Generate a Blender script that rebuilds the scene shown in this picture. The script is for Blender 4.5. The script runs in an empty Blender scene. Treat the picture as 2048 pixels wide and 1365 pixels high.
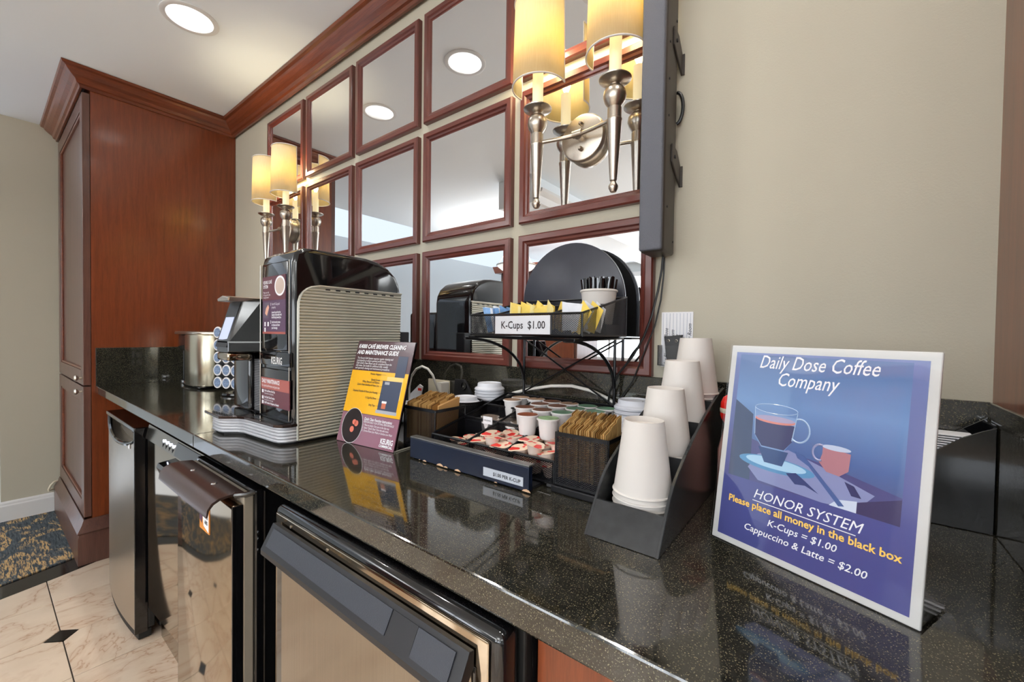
import bpy, bmesh, math, random
from mathutils import Vector, Matrix
random.seed(7)
PI = math.pi
sc = bpy.context.scene
COL = sc.collection

# ------------------------------------------------------------------ camera, world, lights, exposure
YAW, PIT, ROL = math.radians(-37.7866), math.radians(-1.0599), math.radians(0.7666)
fwd = Vector((math.sin(YAW) * math.cos(PIT), math.cos(YAW) * math.cos(PIT), math.sin(PIT)))
rgt = Vector((math.cos(YAW), -math.sin(YAW), 0))
upv = rgt.cross(fwd)
r2 = math.cos(ROL) * rgt + math.sin(ROL) * upv
u2 = -math.sin(ROL) * rgt + math.cos(ROL) * upv
cd = bpy.data.cameras.new('camera'); cam = bpy.data.objects.new('camera', cd); COL.objects.link(cam)
cam.matrix_world = Matrix(((r2.x, u2.x, -fwd.x, .75801), (r2.y, u2.y, -fwd.y, -1.00683), (r2.z, u2.z, -fwd.z, 1.21535), (0, 0, 0, 1)))
cd.sensor_width = 36; cd.lens = 14.612; cd.clip_start = .02; cd.clip_end = 60
sc.camera = cam

w = bpy.data.worlds.new('world'); sc.world = w; w.use_nodes = True
w.node_tree.nodes['Background'].inputs[0].default_value = (.78, .87, 1, 1)
w.node_tree.nodes['Background'].inputs[1].default_value = 1.3

CEIL = 2.51
sc.view_settings.view_transform = 'Standard'; sc.view_settings.look = 'None'
sc.view_settings.gamma = 1; sc.view_settings.use_curve_mapping = False
sc.view_settings.exposure = 0.0
sc.cycles.use_denoising = True
sc.cycles.max_bounces = 10; sc.cycles.transparent_max_bounces = 24; sc.cycles.glossy_bounces = 6
sc.cycles.sample_clamp_indirect = 6

def area(name, loc, rot, sx, sy, power, col, spread=180):
    d = bpy.data.lights.new(name, 'AREA'); d.shape = 'RECTANGLE'; d.size = sx; d.size_y = sy
    d.energy = power; d.color = col; d.spread = math.radians(spread)
    o = bpy.data.objects.new(name, d); COL.objects.link(o); o.location = loc; o.rotation_euler = rot
    return o
WIN = [(-2.55, 1.3), (-.6, 1.3), (1.35, 1.3), (3.3, 1.3)]     # far-wall windows: centre x, width
FARY = -6.2
for i, (wx, ww) in enumerate(WIN):
    area('window_light', (wx, FARY - .12, 1.55), (PI / 2, 0, 0), ww, 1.5, 44, (.90, .95, 1))
DOWN = [(-1.392, -.452), (-.67, -.43), (.06, -.43), (.79, -.43),
        (-1.392, -2.3), (-.3, -2.3), (.9, -2.3), (2.1, -2.3), (-1.4, -4.2), (.3, -4.2), (2.0, -4.2)]

PEND = [(-2.3, -3.0), (.7, -3.0), (3.0, -2.6), (-.8, -4.8), (1.9, -4.8)]   # bowl pendants added to brighten the ceiling, after one seen in a mirror
for px_, py_ in PEND:
    area('added_uplight', (px_, py_, 2.05), (PI, 0, 0), .44, .44, 46, (1, .98, .96), 178)

# ------------------------------------------------------------------ helpers
def s2l(r, g, b):
    f = lambda c: (c / 255 / 12.92) if c / 255 <= .04045 else ((c / 255 + .055) / 1.055) ** 2.4
    return (f(r), f(g), f(b), 1)

class NT:
    def __init__(s, name):
        s.m = bpy.data.materials.new(name); s.m.use_nodes = True
        s.t = s.m.node_tree; s.b = s.t.nodes['Principled BSDF']; s.out = s.t.nodes['Material Output']
    def n(s, ty, **k):
        n = s.t.nodes.new(ty)
        for a, v in k.items():
            if a.startswith('i_'):
                n.inputs[a[2:].replace('_', ' ')].default_value = v
            else: setattr(n, a, v)
        return n
    def l(s, a, b): s.t.links.new(a, b)
    def coords(s, scale=(1, 1, 1), kind='Object', rot=(0, 0, 0)):
        c = s.n('ShaderNodeTexCoord'); mp = s.n('ShaderNodeMapping'); mp.inputs['Scale'].default_value = scale
        mp.inputs['Rotation'].default_value = rot
        s.l(c.outputs[kind], mp.inputs[0]); return mp.outputs[0]
    def ramp(s, fac, stops):
        r = s.n('ShaderNodeValToRGB'); e = r.color_ramp.elements
        while len(e) < len(stops): e.new(.5)
        for i, (p, c) in enumerate(stops): e[i].position = p; e[i].color = c
        s.l(fac, r.inputs[0]); return r.outputs[0]
    def noise(s, vec, scale, detail=3, rough=.5, dist=0):
        n = s.n('ShaderNodeTexNoise'); n.inputs['Scale'].default_value = scale; n.inputs['Detail'].default_value = detail
        n.inputs['Roughness'].default_value = rough; n.inputs['Distortion'].default_value = dist
        s.l(vec, n.inputs['Vector']); return n.outputs['Fac']
    def bump(s, h, strength=.2, dist=.01):
        b = s.n('ShaderNodeBump'); b.inputs['Strength'].default_value = strength; b.inputs['Distance'].default_value = dist
        s.l(h, b.inputs['Height']); s.l(b.outputs[0], s.b.inputs['Normal'])

def plain(name, rgb, rough=.5, metal=0, coat=0, emis=0, var=.0, vs=30, alpha=None, spec=.5, bump=0, bs=200):
    t = NT(name); c = s2l(*rgb); b = t.b
    b.inputs['Base Color'].default_value = c; b.inputs['Roughness'].default_value = rough
    b.inputs['Metallic'].default_value = metal; b.inputs['Coat Weight'].default_value = coat
    b.inputs['Specular IOR Level'].default_value = spec
    if var:
        f = t.noise(t.coords(), vs, 4)
        t.l(t.ramp(f, [(.3, tuple(x * (1 - var) for x in c[:3]) + (1,)), (.7, tuple(min(1, x * (1 + var)) for x in c[:3]) + (1,))]), b.inputs['Base Color'])
    if bump: t.bump(t.noise(t.coords(), bs, 3), bump, .002)
    if emis:
        b.inputs['Emission Color'].default_value = c; b.inputs['Emission Strength'].default_value = emis
    if alpha is not None: b.inputs['Alpha'].default_value = alpha
    return t.m

def wood(name, dark, light, rough=.3, axis=2, scale=1, coat=.3):
    t = NT(name); sca = [22 * scale] * 3; sca[axis] = 1.3 * scale
    v = t.coords(tuple(sca)); f = t.noise(v, 1.6, 7, .62, .6)
    f2 = t.noise(t.coords(tuple(x * 6 for x in sca)), 2.2, 3, .6)
    m = t.n('ShaderNodeMix'); m.inputs[0].default_value = .35; t.l(f, m.inputs[2]); t.l(f2, m.inputs[3])
    t.l(t.ramp(m.outputs[0], [(.32, s2l(*dark)), (.68, s2l(*light))]), t.b.inputs['Base Color'])
    t.b.inputs['Roughness'].default_value = rough; t.b.inputs['Coat Weight'].default_value = coat
    t.b.inputs['Coat Roughness'].default_value = .12
    return t.m

def granite(name):
    t = NT(name); v = t.coords()
    vo = t.n('ShaderNodeTexVoronoi'); vo.inputs['Scale'].default_value = 520; t.l(v, vo.inputs['Vector'])
    sp = t.ramp(vo.outputs['Distance'], [(.0, (1, 1, 1, 1)), (.42, (0, 0, 0, 1))])
    big = t.noise(v, 520, 2, .5); gate = t.ramp(big, [(.46, (0, 0, 0, 1)), (.56, (1, 1, 1, 1))])
    mu = t.n('ShaderNodeMath', operation='MULTIPLY'); t.l(sp, mu.inputs[0]); t.l(gate, mu.inputs[1])
    base = t.ramp(t.noise(v, 60, 6, .7), [(.35, s2l(26, 26, 23)), (.7, s2l(50, 48, 42))])
    mx = t.n('ShaderNodeMix', data_type='RGBA'); t.l(mu.outputs[0], mx.inputs[0]); t.l(base, mx.inputs[6])
    mx.inputs[7].default_value = s2l(160, 150, 118); t.l(mx.outputs[2], t.b.inputs['Base Color'])
    # faint rubbed scratches: only gloss varies
    sv = t.coords((1.2, 30, 1), rot=(0, 0, .5)); r = t.ramp(t.noise(sv, 6, 5, .7), [(.45, (.06, .06, .06, 1)), (.75, (.20, .20, .20, 1))])
    t.l(r, t.b.inputs['Roughness']); t.b.inputs['Specular IOR Level'].default_value = .75
    t.b.inputs['Coat Weight'].default_value = .4; t.b.inputs['Coat Roughness'].default_value = .03
    return t.m

def marble(name):
    t = NT(name)
    oi = t.n('ShaderNodeObjectInfo'); c = t.n('ShaderNodeTexCoord'); ad = t.n('ShaderNodeVectorMath', operation='ADD')
    sc_ = t.n('ShaderNodeMath', operation='MULTIPLY'); sc_.inputs[1].default_value = 37; t.l(oi.outputs['Random'], sc_.inputs[0])
    cb = t.n('ShaderNodeCombineXYZ'); t.l(sc_.outputs[0], cb.inputs[0]); t.l(sc_.outputs[0], cb.inputs[1])
    t.l(c.outputs['Object'], ad.inputs[0]); t.l(cb.outputs[0], ad.inputs[1])
    n = t.noise(ad.outputs[0], 2.2, 5, .62, .5)
    su = t.n('ShaderNodeMath', operation='SUBTRACT'); su.inputs[1].default_value = .5; t.l(n, su.inputs[0])
    ab = t.n('ShaderNodeMath', operation='ABSOLUTE'); t.l(su.outputs[0], ab.inputs[0])
    vein = t.ramp(ab.outputs[0], [(.0, s2l(186, 154, 128)), (.005, s2l(212, 188, 166)), (.05, s2l(222, 202, 180))])
    cl = t.ramp(t.noise(ad.outputs[0], 7, 4), [(.3, (.86, .84, .82, 1)), (.7, (1, 1, 1, 1))])
    mx = t.n('ShaderNodeMix', data_type='RGBA', blend_type='MULTIPLY'); mx.inputs[0].default_value = .8
    t.l(vein, mx.inputs[6]); t.l(cl, mx.inputs[7]); t.l(mx.outputs[2], t.b.inputs['Base Color'])
    t.b.inputs['Roughness'].default_value = .13
    return t.m

def carpet(name):
    t = NT(name); v = t.coords((1, 1, 1), rot=(0, 0, .35))
    mp = t.coords((3, 26, 3), rot=(0, 0, -.3)); st = t.noise(mp, 5, 4, .7)
    a = t.ramp(t.noise(t.coords((3, 7, 3), rot=(0, 0, -.3)), 1.6, 5, .65, 1.2), [(.50, (0, 0, 0, 1)), (.56, (1, 1, 1, 1))])
    gold = t.ramp(st, [(.45, s2l(48, 60, 68)), (.55, s2l(196, 160, 108))])
    blue = t.ramp(st, [(.35, s2l(26, 36, 46)), (.65, s2l(84, 94, 98))])
    mx = t.n('ShaderNodeMix', data_type='RGBA'); t.l(a, mx.inputs[0]); t.l(blue, mx.inputs[6]); t.l(gold, mx.inputs[7])
    t.l(mx.outputs[2], t.b.inputs['Base Color']); t.b.inputs['Roughness'].default_value = .95
    t.bump(t.noise(t.coords(), 350, 2), .6, .004)
    return t.m

def meshmat(name, rgb=(22, 22, 26), pu=.0056, pv=.0036, wire=.40):
    t = NT(name); c = t.n('ShaderNodeTexCoord'); s = t.n('ShaderNodeSeparateXYZ'); t.l(c.outputs['UV'], s.inputs[0])
    du = t.n('ShaderNodeMath', operation='DIVIDE'); du.inputs[1].default_value = pu; t.l(s.outputs[0], du.inputs[0])
    dv = t.n('ShaderNodeMath', operation='DIVIDE'); dv.inputs[1].default_value = pv; t.l(s.outputs[1], dv.inputs[0])
    hs = []
    for op in ('ADD', 'SUBTRACT'):
        a = t.n('ShaderNodeMath', operation=op); t.l(du.outputs[0], a.inputs[0]); t.l(dv.outputs[0], a.inputs[1])
        f = t.n('ShaderNodeMath', operation='FRACT'); t.l(a.outputs[0], f.inputs[0])
        g = t.n('ShaderNodeMath', operation='GREATER_THAN'); g.inputs[1].default_value = wire; t.l(f.outputs[0], g.inputs[0]); hs.append(g)
    m = t.n('ShaderNodeMath', operation='MULTIPLY'); t.l(hs[0].outputs[0], m.inputs[0]); t.l(hs[1].outputs[0], m.inputs[1])
    tr = t.n('ShaderNodeBsdfTransparent'); mx = t.n('ShaderNodeMixShader')
    t.l(m.outputs[0], mx.inputs[0]); t.l(t.b.outputs[0], mx.inputs[1]); t.l(tr.outputs[0], mx.inputs[2]); t.l(mx.outputs[0], t.out.inputs[0])
    t.b.inputs['Base Color'].default_value = s2l(*rgb); t.b.inputs['Roughness'].default_value = .35; t.b.inputs['Metallic'].default_value = .3
    return t.m

def shade_mat(name):
    t = NT(name); v = t.coords((1, 1, .06)); n = t.noise(v, 500, 2)
    col = t.ramp(n, [(.3, s2l(232, 222, 196)), (.7, s2l(247, 240, 220))])
    t.l(col, t.b.inputs['Base Color']); t.b.inputs['Roughness'].default_value = .9
    tl = t.n('ShaderNodeBsdfTranslucent'); tl.inputs[0].default_value = s2l(255, 236, 166)
    mx = t.n('ShaderNodeMixShader'); mx.inputs[0].default_value = .55
    t.l(t.b.outputs[0], mx.inputs[1]); t.l(tl.outputs[0], mx.inputs[2]); t.l(mx.outputs[0], t.out.inputs[0])
    return t.m

def acrylic(name, tint=(1, 1, 1, 1), mixf=.12):
    t = NT(name); tr = t.n('ShaderNodeBsdfTransparent'); tr.inputs[0].default_value = (.99, .99, .99, 1)
    gl = t.n('ShaderNodeBsdfGlossy'); gl.inputs['Roughness'].default_value = .03
    fr = t.n('ShaderNodeFresnel'); fr.inputs[0].default_value = 1.45
    mx = t.n('ShaderNodeMixShader'); t.l(fr.outputs[0], mx.inputs[0]); t.l(tr.outputs[0], mx.inputs[1]); t.l(gl.outputs[0], mx.inputs[2])
    t.l(mx.outputs[0], t.out.inputs[0]); return t.m

def brushed(name, rgb, rough=.28, axis=2, aniso=0):
    t = NT(name); sca = [400] * 3; sca[axis] = 4
    f = t.noise(t.coords(tuple(sca)), 1, 3)
    c = s2l(*rgb); t.l(t.ramp(f, [(.3, tuple(x * .86 for x in c[:3]) + (1,)), (.7, c)]), t.b.inputs['Base Color'])
    t.b.inputs['Metallic'].default_value = 1
    t.l(t.ramp(f, [(.3, (rough * .8,) * 3 + (1,)), (.7, (rough * 1.2,) * 3 + (1,))]), t.b.inputs['Roughness'])
    return t.m

M = {}
M['wall'] = (lambda t: (t.b.inputs['Base Color'].__setattr__('default_value', s2l(186, 180, 162)), t.b.inputs['Roughness'].__setattr__('default_value', .75),
                        t.bump(t.noise(t.coords(), 260, 3, .6), .16, .002), t.m)[-1])(NT('wall_paint'))
M['ceil'] = plain('ceiling_paint', (242, 247, 250), .8, bump=.1, bs=90)
M['farwall'] = plain('far_wall_paint', (196, 200, 200), .8)
M['white'] = plain('white_trim_paint', (225, 224, 222), .45)
M['wood'] = wood('mahogany_panel', (94, 42, 20), (130, 64, 32), .28, scale=1.8)
M['woodh'] = wood('mahogany_moulding', (78, 34, 20), (132, 68, 40), .3, axis=0)
M['woody'] = wood('mahogany_moulding_cross', (78, 34, 20), (132, 68, 40), .3, axis=1)
M['wooddark'] = wood('mahogany_door', (70, 42, 34), (104, 68, 56), .35)
M['frame'] = wood('red_brown_frame_wood', (74, 32, 28), (106, 52, 42), .3, axis=0, scale=2)
M['frameside'] = wood('honey_brown_frame_side', (130, 62, 26), (176, 96, 46), .3, axis=2, scale=2)
M['granite'] = granite('black_granite')
M['marble'] = marble('beige_marble')
M['grout'] = plain('dark_grout', (70, 62, 54), .8)
M['blacktile'] = plain('black_tile', (22, 20, 20), .1, var=.4, vs=60)
M['carpet'] = carpet('patterned_carpet')
M['mirror'] = plain('mirror_silver', (236, 238, 240), .004, 1)
M['black'] = plain('black_gloss_plastic', (14, 14, 16), .09, coat=.5)
M['blackm'] = plain('black_matte_plastic', (24, 24, 27), .45)
M['blackp'] = plain('black_panel_paint', (40, 42, 52), .32, var=.1, vs=40)
M['dark'] = plain('fridge_black_enamel', (17, 17, 18), .22, bump=.15, bs=500)
M['rubber'] = plain('black_rubber', (10, 10, 10), .6)
M['steel'] = brushed('dark_brushed_steel', (166, 156, 142), .16)
M['steelb'] = plain('door_brushed_steel', (186, 176, 162), .34, 1)
M['steels'] = brushed('brewer_steel', (190, 182, 160), .16)
M['mirrorsteel'] = plain('polished_steel', (176, 160, 138), .075, 1)
M['lip'] = plain('bronze_handle_metal', (96, 76, 70), .24, .7)
M['gasket'] = plain('grey_gasket', (176, 166, 150), .35, .3)
M['chrome'] = plain('chrome', (205, 205, 205), .08, 1)
M['nickel'] = plain('brushed_nickel', (196, 186, 172), .30, 1, var=.06, vs=300)
M['ribs'] = plain('silver_ribbed_panel', (206, 204, 192), .36, .6)
M['ribsb'] = plain('silver_ribbed_base', (192, 192, 196), .3, .35)
M['dkred'] = plain('maroon_print', (92, 42, 52), .4)
M['red2'] = plain('rust_print', (160, 84, 74), .4)
M['purple'] = plain('plum_print', (84, 58, 84), .4)
M['ink'] = plain('black_ink', (24, 24, 28), .6)
M['wink'] = plain('white_ink', (242, 242, 246), .6)
M['yink'] = plain('gold_ink', (246, 200, 96), .6)
M['paper'] = plain('white_paper', (243, 243, 246), .7)
M['cup'] = plain('white_paper_cup', (220, 214, 208), .6)
M['lid'] = plain('white_plastic_lid', (226, 228, 236), .35)
M['pod'] = plain('white_pod_plastic', (232, 228, 226), .4)
M['mesh'] = meshmat('black_wire_mesh')
M['wire'] = plain('black_wire', (20, 20, 23), .3, .3)
M['navy'] = plain('navy_drawer_enamel', (18, 27, 46), .22)
M['chip'] = plain('chipped_wood', (214, 176, 140), .8)
def goldmat():
    t = NT('gold_sugar_paper'); oi = t.n('ShaderNodeObjectInfo')
    t.l(t.ramp(oi.outputs['Random'], [(0, s2l(122, 86, 44)), (.35, s2l(176, 132, 72)), (1, s2l(232, 196, 132))]), t.b.inputs['Base Color'])
    t.b.inputs['Roughness'].default_value = .35; t.b.inputs['Metallic'].default_value = .35; return t.m
M['gold'] = goldmat()
M['tan'] = plain('tan_packet_paper', (198, 152, 92), .6)
M['acr'] = acrylic('clear_acrylic')
M['edge'] = plain('acrylic_edge', (226, 222, 206), .15)
M['shade'] = shade_mat('linen_lampshade')
M['candle'] = plain('ivory_candle_sleeve', (244, 232, 190), .5, emis=.55)  # faint glow put into the sleeve, standing in for light from its bulb
M['grey'] = plain('soundbar_grille', (92, 94, 102), .5, bump=.6, bs=900)
M['bronze'] = plain('soundbar_casing', (62, 56, 50), .45)
M['red'] = plain('red_plastic', (226, 34, 24), .3)
M['creamplastic'] = plain('cream_plastic', (222, 212, 188), .4)
M['cable'] = plain('black_cable', (20, 20, 20), .4)
M['wcable'] = plain('white_cable', (226, 222, 214), .4)

class B:
    """collects shapes in one bmesh"""
    def __init__(s): s.bm = bmesh.new(); s.uv = None
    def box(s, x0, x1, y0, y1, z0, z1, bev=0, seg=2, only=None):
        r = bmesh.ops.create_cube(s.bm, size=1)
        bmesh.ops.scale(s.bm, vec=(abs(x1 - x0), abs(y1 - y0), abs(z1 - z0)), verts=r['verts'])
        bmesh.ops.translate(s.bm, vec=((x0 + x1) / 2, (y0 + y1) / 2, (z0 + z1) / 2), verts=r['verts'])
        if bev:
            ed = list({e for v in r['verts'] for e in v.link_edges})
            bmesh.ops.bevel(s.bm, geom=ed, offset=bev, segments=seg, affect='EDGES', profile=.5)
        return s
    def prism(s, pts, axis, a0, a1, bev=0, seg=2):
        """polygon pts in the plane normal to axis, swept a0..a1. axis 0: pts (y,z); 1: (x,z); 2: (x,y)"""
        def P(p, a): return ((a, p[0], p[1]) if axis == 0 else (p[0], a, p[1]) if axis == 1 else (p[0], p[1], a))
        v0 = [s.bm.verts.new(P(p, a0)) for p in pts]; v1 = [s.bm.verts.new(P(p, a1)) for p in pts]
        f = [s.bm.faces.new(v0), s.bm.faces.new(list(reversed(v1)))]
        n = len(pts)
        for i in range(n): f.append(s.bm.faces.new((v0[i], v1[i], v1[(i + 1) % n], v0[(i + 1) % n])))
        bmesh.ops.recalc_face_normals(s.bm, faces=f)
        if bev:
            ed = [e for e in f[0].edges] + [e for e in f[1].edges]
            bmesh.ops.bevel(s.bm, geom=ed, offset=bev, segments=seg, affect='EDGES', profile=.5)
        return s
    def lathe(s, prof, cx=0, cy=0, cz=0, seg=32, ax=2, closed=False, a0=0, a1=2 * PI):
        full = abs(a1 - a0 - 2 * PI) < 1e-6; rings = []; cnt = seg if full else seg + 1
        for r, z in prof:
            ring = []
            for i in range(cnt):
                a = a0 + (a1 - a0) * i / seg
                p = (r * math.cos(a), r * math.sin(a), z)
                if ax == 1: p = (p[0], p[2], p[1])
                if ax == 0: p = (p[2], p[0], p[1])
                ring.append(s.bm.verts.new((p[0] + cx, p[1] + cy, p[2] + cz)))
            rings.append(ring)
        fs = []
        for j in range(len(rings) - 1):
            for i in range(seg):
                k = (i + 1) % cnt
                fs.append(s.bm.faces.new((rings[j][i], rings[j][k], rings[j + 1][k], rings[j + 1][i])))
        if full:
            for ring, rr in ((rings[0], prof[0][0]), (rings[-1], prof[-1][0])):
                if closed and rr > 1e-5: fs.append(s.bm.faces.new(ring))
        bmesh.ops.remove_doubles(s.bm, verts=[v for r in rings for v in r], dist=1e-6)
        return s
    def tube(s, pts, r, seg=8, cap=True, r1=None):
        pts = [Vector(p) for p in pts]; n = len(pts); rings = []; prev = None
        for i, p in enumerate(pts):
            d = (pts[min(i + 1, n - 1)] - pts[max(i - 1, 0)]).normalized()
            if prev is None:
                a = Vector((0, 0, 1)) if abs(d.z) < .9 else Vector((1, 0, 0)); u = d.cross(a).normalized()
            else: u = (prev - d * prev.dot(d)).normalized()
            prev = u; v = d.cross(u)
            rr = r if r1 is None else r + (r1 - r) * i / (n - 1)
            rings.append([s.bm.verts.new(p + rr * (math.cos(2 * PI * k / seg) * u + math.sin(2 * PI * k / seg) * v)) for k in range(seg)])
        for j in range(n - 1):
            for i in range(seg): s.bm.faces.new((rings[j][i], rings[j][(i + 1) % seg], rings[j + 1][(i + 1) % seg], rings[j + 1][i]))
        if cap: s.bm.faces.new(rings[0]); s.bm.faces.new(rings[-1])
        return s
    def sweep(s, prof, path):
        """profile (out, z) swept along an open plan path of (x, y, nx, ny); mitre normals given"""
        rings = [[s.bm.verts.new((x + nx * o, y + ny * o, z)) for o, z in prof] for x, y, nx, ny in path]
        n = len(prof)
        for a, b in zip(rings, rings[1:]):
            for i in range(n): s.bm.faces.new((a[i], a[(i + 1) % n], b[(i + 1) % n], b[i]))
        s.bm.faces.new(rings[0]); s.bm.faces.new(rings[-1]); return s
    def poly(s, pts):
        s.bm.faces.new([s.bm.verts.new(p) for p in pts]); return s
    def quad(s, p0, p1, p2, p3):
        """quad with metric uv"""
        if s.uv is None: s.uv = s.bm.loops.layers.uv.new('UVMap')
        p = [Vector(q) for q in (p0, p1, p2, p3)]; e = (p[1] - p[0]).normalized(); nn = e.cross(p[3] - p[0]).normalized(); g = nn.cross(e)
        f = s.bm.faces.new([s.bm.verts.new(q) for q in p])
        for l, q in zip(f.loops, p): l[s.uv].uv = ((q - p[0]).dot(e), (q - p[0]).dot(g))
        return s
    def cyluv(s, r0, r1, z0, z1, cx, cy, seg=28):
        if s.uv is None: s.uv = s.bm.loops.layers.uv.new('UVMap')
        for i in range(seg):
            a, b = 2 * PI * i / seg, 2 * PI * (i + 1) / seg
            q = [(cx + r0 * math.cos(a), cy + r0 * math.sin(a), z0), (cx + r0 * math.cos(b), cy + r0 * math.sin(b), z0),
                 (cx + r1 * math.cos(b), cy + r1 * math.sin(b), z1), (cx + r1 * math.cos(a), cy + r1 * math.sin(a), z1)]
            f = s.bm.faces.new([s.bm.verts.new(t) for t in q]); R = (r0 + r1) / 2
            for l, uv in zip(f.loops, ((a * R, z0), (b * R, z0), (b * R, z1), (a * R, z1))): l[s.uv].uv = uv
        return s
    def go(s, name, mat, parent=None, smooth=False, fix=True, **k):
        if fix: bmesh.ops.recalc_face_normals(s.bm, faces=s.bm.faces[:])
        me = bpy.data.meshes.new(name); s.bm.to_mesh(me); s.bm.free()
        return mkobj(name, me, mat, parent, smooth, **k)

def wloc(p):
    v = Vector((0, 0, 0))
    while p is not None: v += Vector(p.location); p = p.parent
    return v
def mkobj(name, me, mat, parent=None, smooth=False, label=None, local=False):
    for m in (mat if isinstance(mat, (list, tuple)) else [mat]): me.materials.append(m)
    if smooth:
        me.polygons.foreach_set('use_smooth', [True] * len(me.polygons))
        try: me.set_sharp_from_angle(angle=math.radians(40))
        except Exception: pass
    o = bpy.data.objects.new(name, me); COL.objects.link(o)
    if parent is not None:
        if not local: me.transform(Matrix.Translation(-wloc(parent)))
        o.parent = parent
    if label: o['label'] = label
    return o
def thing(name, label, cat, loc=(0, 0, 0), rot=(0, 0, 0), group=None):
    o = bpy.data.objects.new(name, None); COL.objects.link(o); o.location = loc; o.rotation_euler = rot
    o['label'] = label; o['category'] = cat
    if group: o['group'] = group
    o.empty_display_size = .02
    return o
def tag(o, label, cat, group=None):
    o['label'] = label; o['category'] = cat
    if group: o['group'] = group
    return o
def struct(o): o['kind'] = 'structure'; return o
def dup(root, loc=None, rot=None, label=None, group=None):
    r = root.copy(); COL.objects.link(r)
    if loc is not None: r.location = loc
    if rot is not None: r.rotation_euler = rot
    if label: r['label'] = label
    if group: r['group'] = group
    for ch in list(root.children):
        c = ch.copy(); COL.objects.link(c); c.parent = r
        for g in list(ch.children):
            d = g.copy(); COL.objects.link(d); d.parent = c
    return r
def base_at(o, p):
    """move a parentless mesh object's origin to p"""
    o.data.transform(Matrix.Translation(-Vector(p))); o.location = p; return o

def text_mesh(lines):
    """lines: (string, x, z, size, shear, bold, wscale, align). returns bmesh B in the local xz plane at y=0"""
    b = B()
    for (s, x, z, size, shear, bold, ws, al) in lines:
        cu = bpy.data.curves.new('lettering', 'FONT'); cu.body = s; cu.size = size; cu.shear = shear
        cu.offset = bold; cu.align_x = al; cu.resolution_u = 2; cu.extrude = 0
        ob = bpy.data.objects.new('lettering', cu); COL.objects.link(ob)
        me = bpy.data.meshes.new_from_object(ob.evaluated_get(bpy.context.evaluated_depsgraph_get()))
        me.transform(Matrix(((ws, 0, 0, x), (0, 0, -1, 0), (0, 1, 0, z), (0, 0, 0, 1))))
        b.bm.from_mesh(me)
        bpy.data.objects.remove(ob); bpy.data.curves.remove(cu); bpy.data.meshes.remove(me)
    return b
def xform(b, m): bmesh.ops.transform(b.bm, matrix=m, verts=b.bm.verts[:]); return b

# ------------------------------------------------------------------ structure: floor
floor = struct(B().box(-3.4, 4.6, -6.3, .05, -.08, -.0045).go('floor', M['grout']))
P = .315; GX0, GY0 = -1.622, -.808
def tilemesh():
    h = P / 2 - .0018; c = .0475
    pts = [(-h + c, -h), (h, -h), (h, h), (-h, h), (-h, -h + c)]
    return B().prism(pts, 2, -.004, 0, bev=.0008, seg=1)
tm = None
for i in range(-2, 11):
    for j in range(-8, 2):
        cx, cy = GX0 + (i + .5) * P, GY0 + (j + .5) * P
        # cut corner points at the nearest even lattice node
        sx = -1 if i % 2 == 0 else 1; sy = -1 if j % 2 == 0 else 1
        ang = {(-1, -1): 0, (1, -1): PI / 2, (1, 1): PI, (-1, 1): -PI / 2}[(sx, sy)]
        if tm is None:
            o = tilemesh().go('tile', M['marble'], floor, local=True); tm = o
        else: o = tm.copy(); COL.objects.link(o)
        o.location = (cx, cy, 0); o.rotation_euler = (0, 0, ang)
dm = None
for i in range(-1, 6):
    for j in range(-4, 2):
        if dm is None: o = dm = B().prism([(-.0455, 0), (0, -.0455), (.0455, 0), (0, .0455)], 2, -.004, 0).go('diamond_inset', M['blacktile'], floor, local=True)
        else: o = dm.copy(); COL.objects.link(o)
        o.location = (GX0 + 2 * i * P, GY0 + 2 * j * P, 0)
B().prism([(-2.17 + .02, -3.4), (3.9, -3.4), (3.9, -6.2), (-3.3, -6.2), (-3.3, -3.4)], 2, -.004, -.001).go('far_tiles', M['marble'], floor)
edge = [(-2.263, -.583), (-2.20, -.76), (-2.145, -.949), (-2.02, -1.35), (-1.98, -1.9), (-2.1, -3.4)]
cedge = [(-2.40, -.64), (-2.36, -.74), (-2.294, -.946), (-2.16, -1.35), (-2.12, -1.9), (-2.24, -3.4)]
B().prism([(-2.28, -.3), (-2.24, -.5)] + edge + cedge[::-1] + [(-2.40, -.3)], 2, -.004, .0015).go('border_strip', M['blacktile'], floor)
B().prism(cedge + [(-3.29, -3.4), (-3.29, -.66)], 2, -.004, .007).go('carpet', M['carpet'], floor, label='dark blue and gold patterned carpet')
B().tube([(-2.385, -.664, .0018), (-2.262, -.63, .0018)], .0012, 4).go('metal_strip', M['nickel'], floor)

# ceiling with round holes for the recessed lights
bm = bmesh.new(); edges = []
def loop(pts):
    vs = [bm.verts.new((x, y, CEIL)) for x, y in pts]
    for k in range(len(vs)): edges.append(bm.edges.new((vs[k], vs[(k + 1) % len(vs)])))
loop([(-3.4, .05), (4.6, .05), (4.6, -6.3), (-3.4, -6.3)])
for lx, ly in DOWN: loop([(lx + .078 * math.cos(k * PI / 16), ly + .078 * math.sin(k * PI / 16)) for k in range(32)])
bmesh.ops.triangle_fill(bm, use_beauty=True, use_dissolve=False, edges=edges)
for f in bm.faces:
    if f.normal.z > 0: f.normal_flip()
me = bpy.data.meshes.new('ceiling'); bm.to_mesh(me); bm.free()
ceil_o = struct(mkobj('ceiling', me, M['ceil']))

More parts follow.
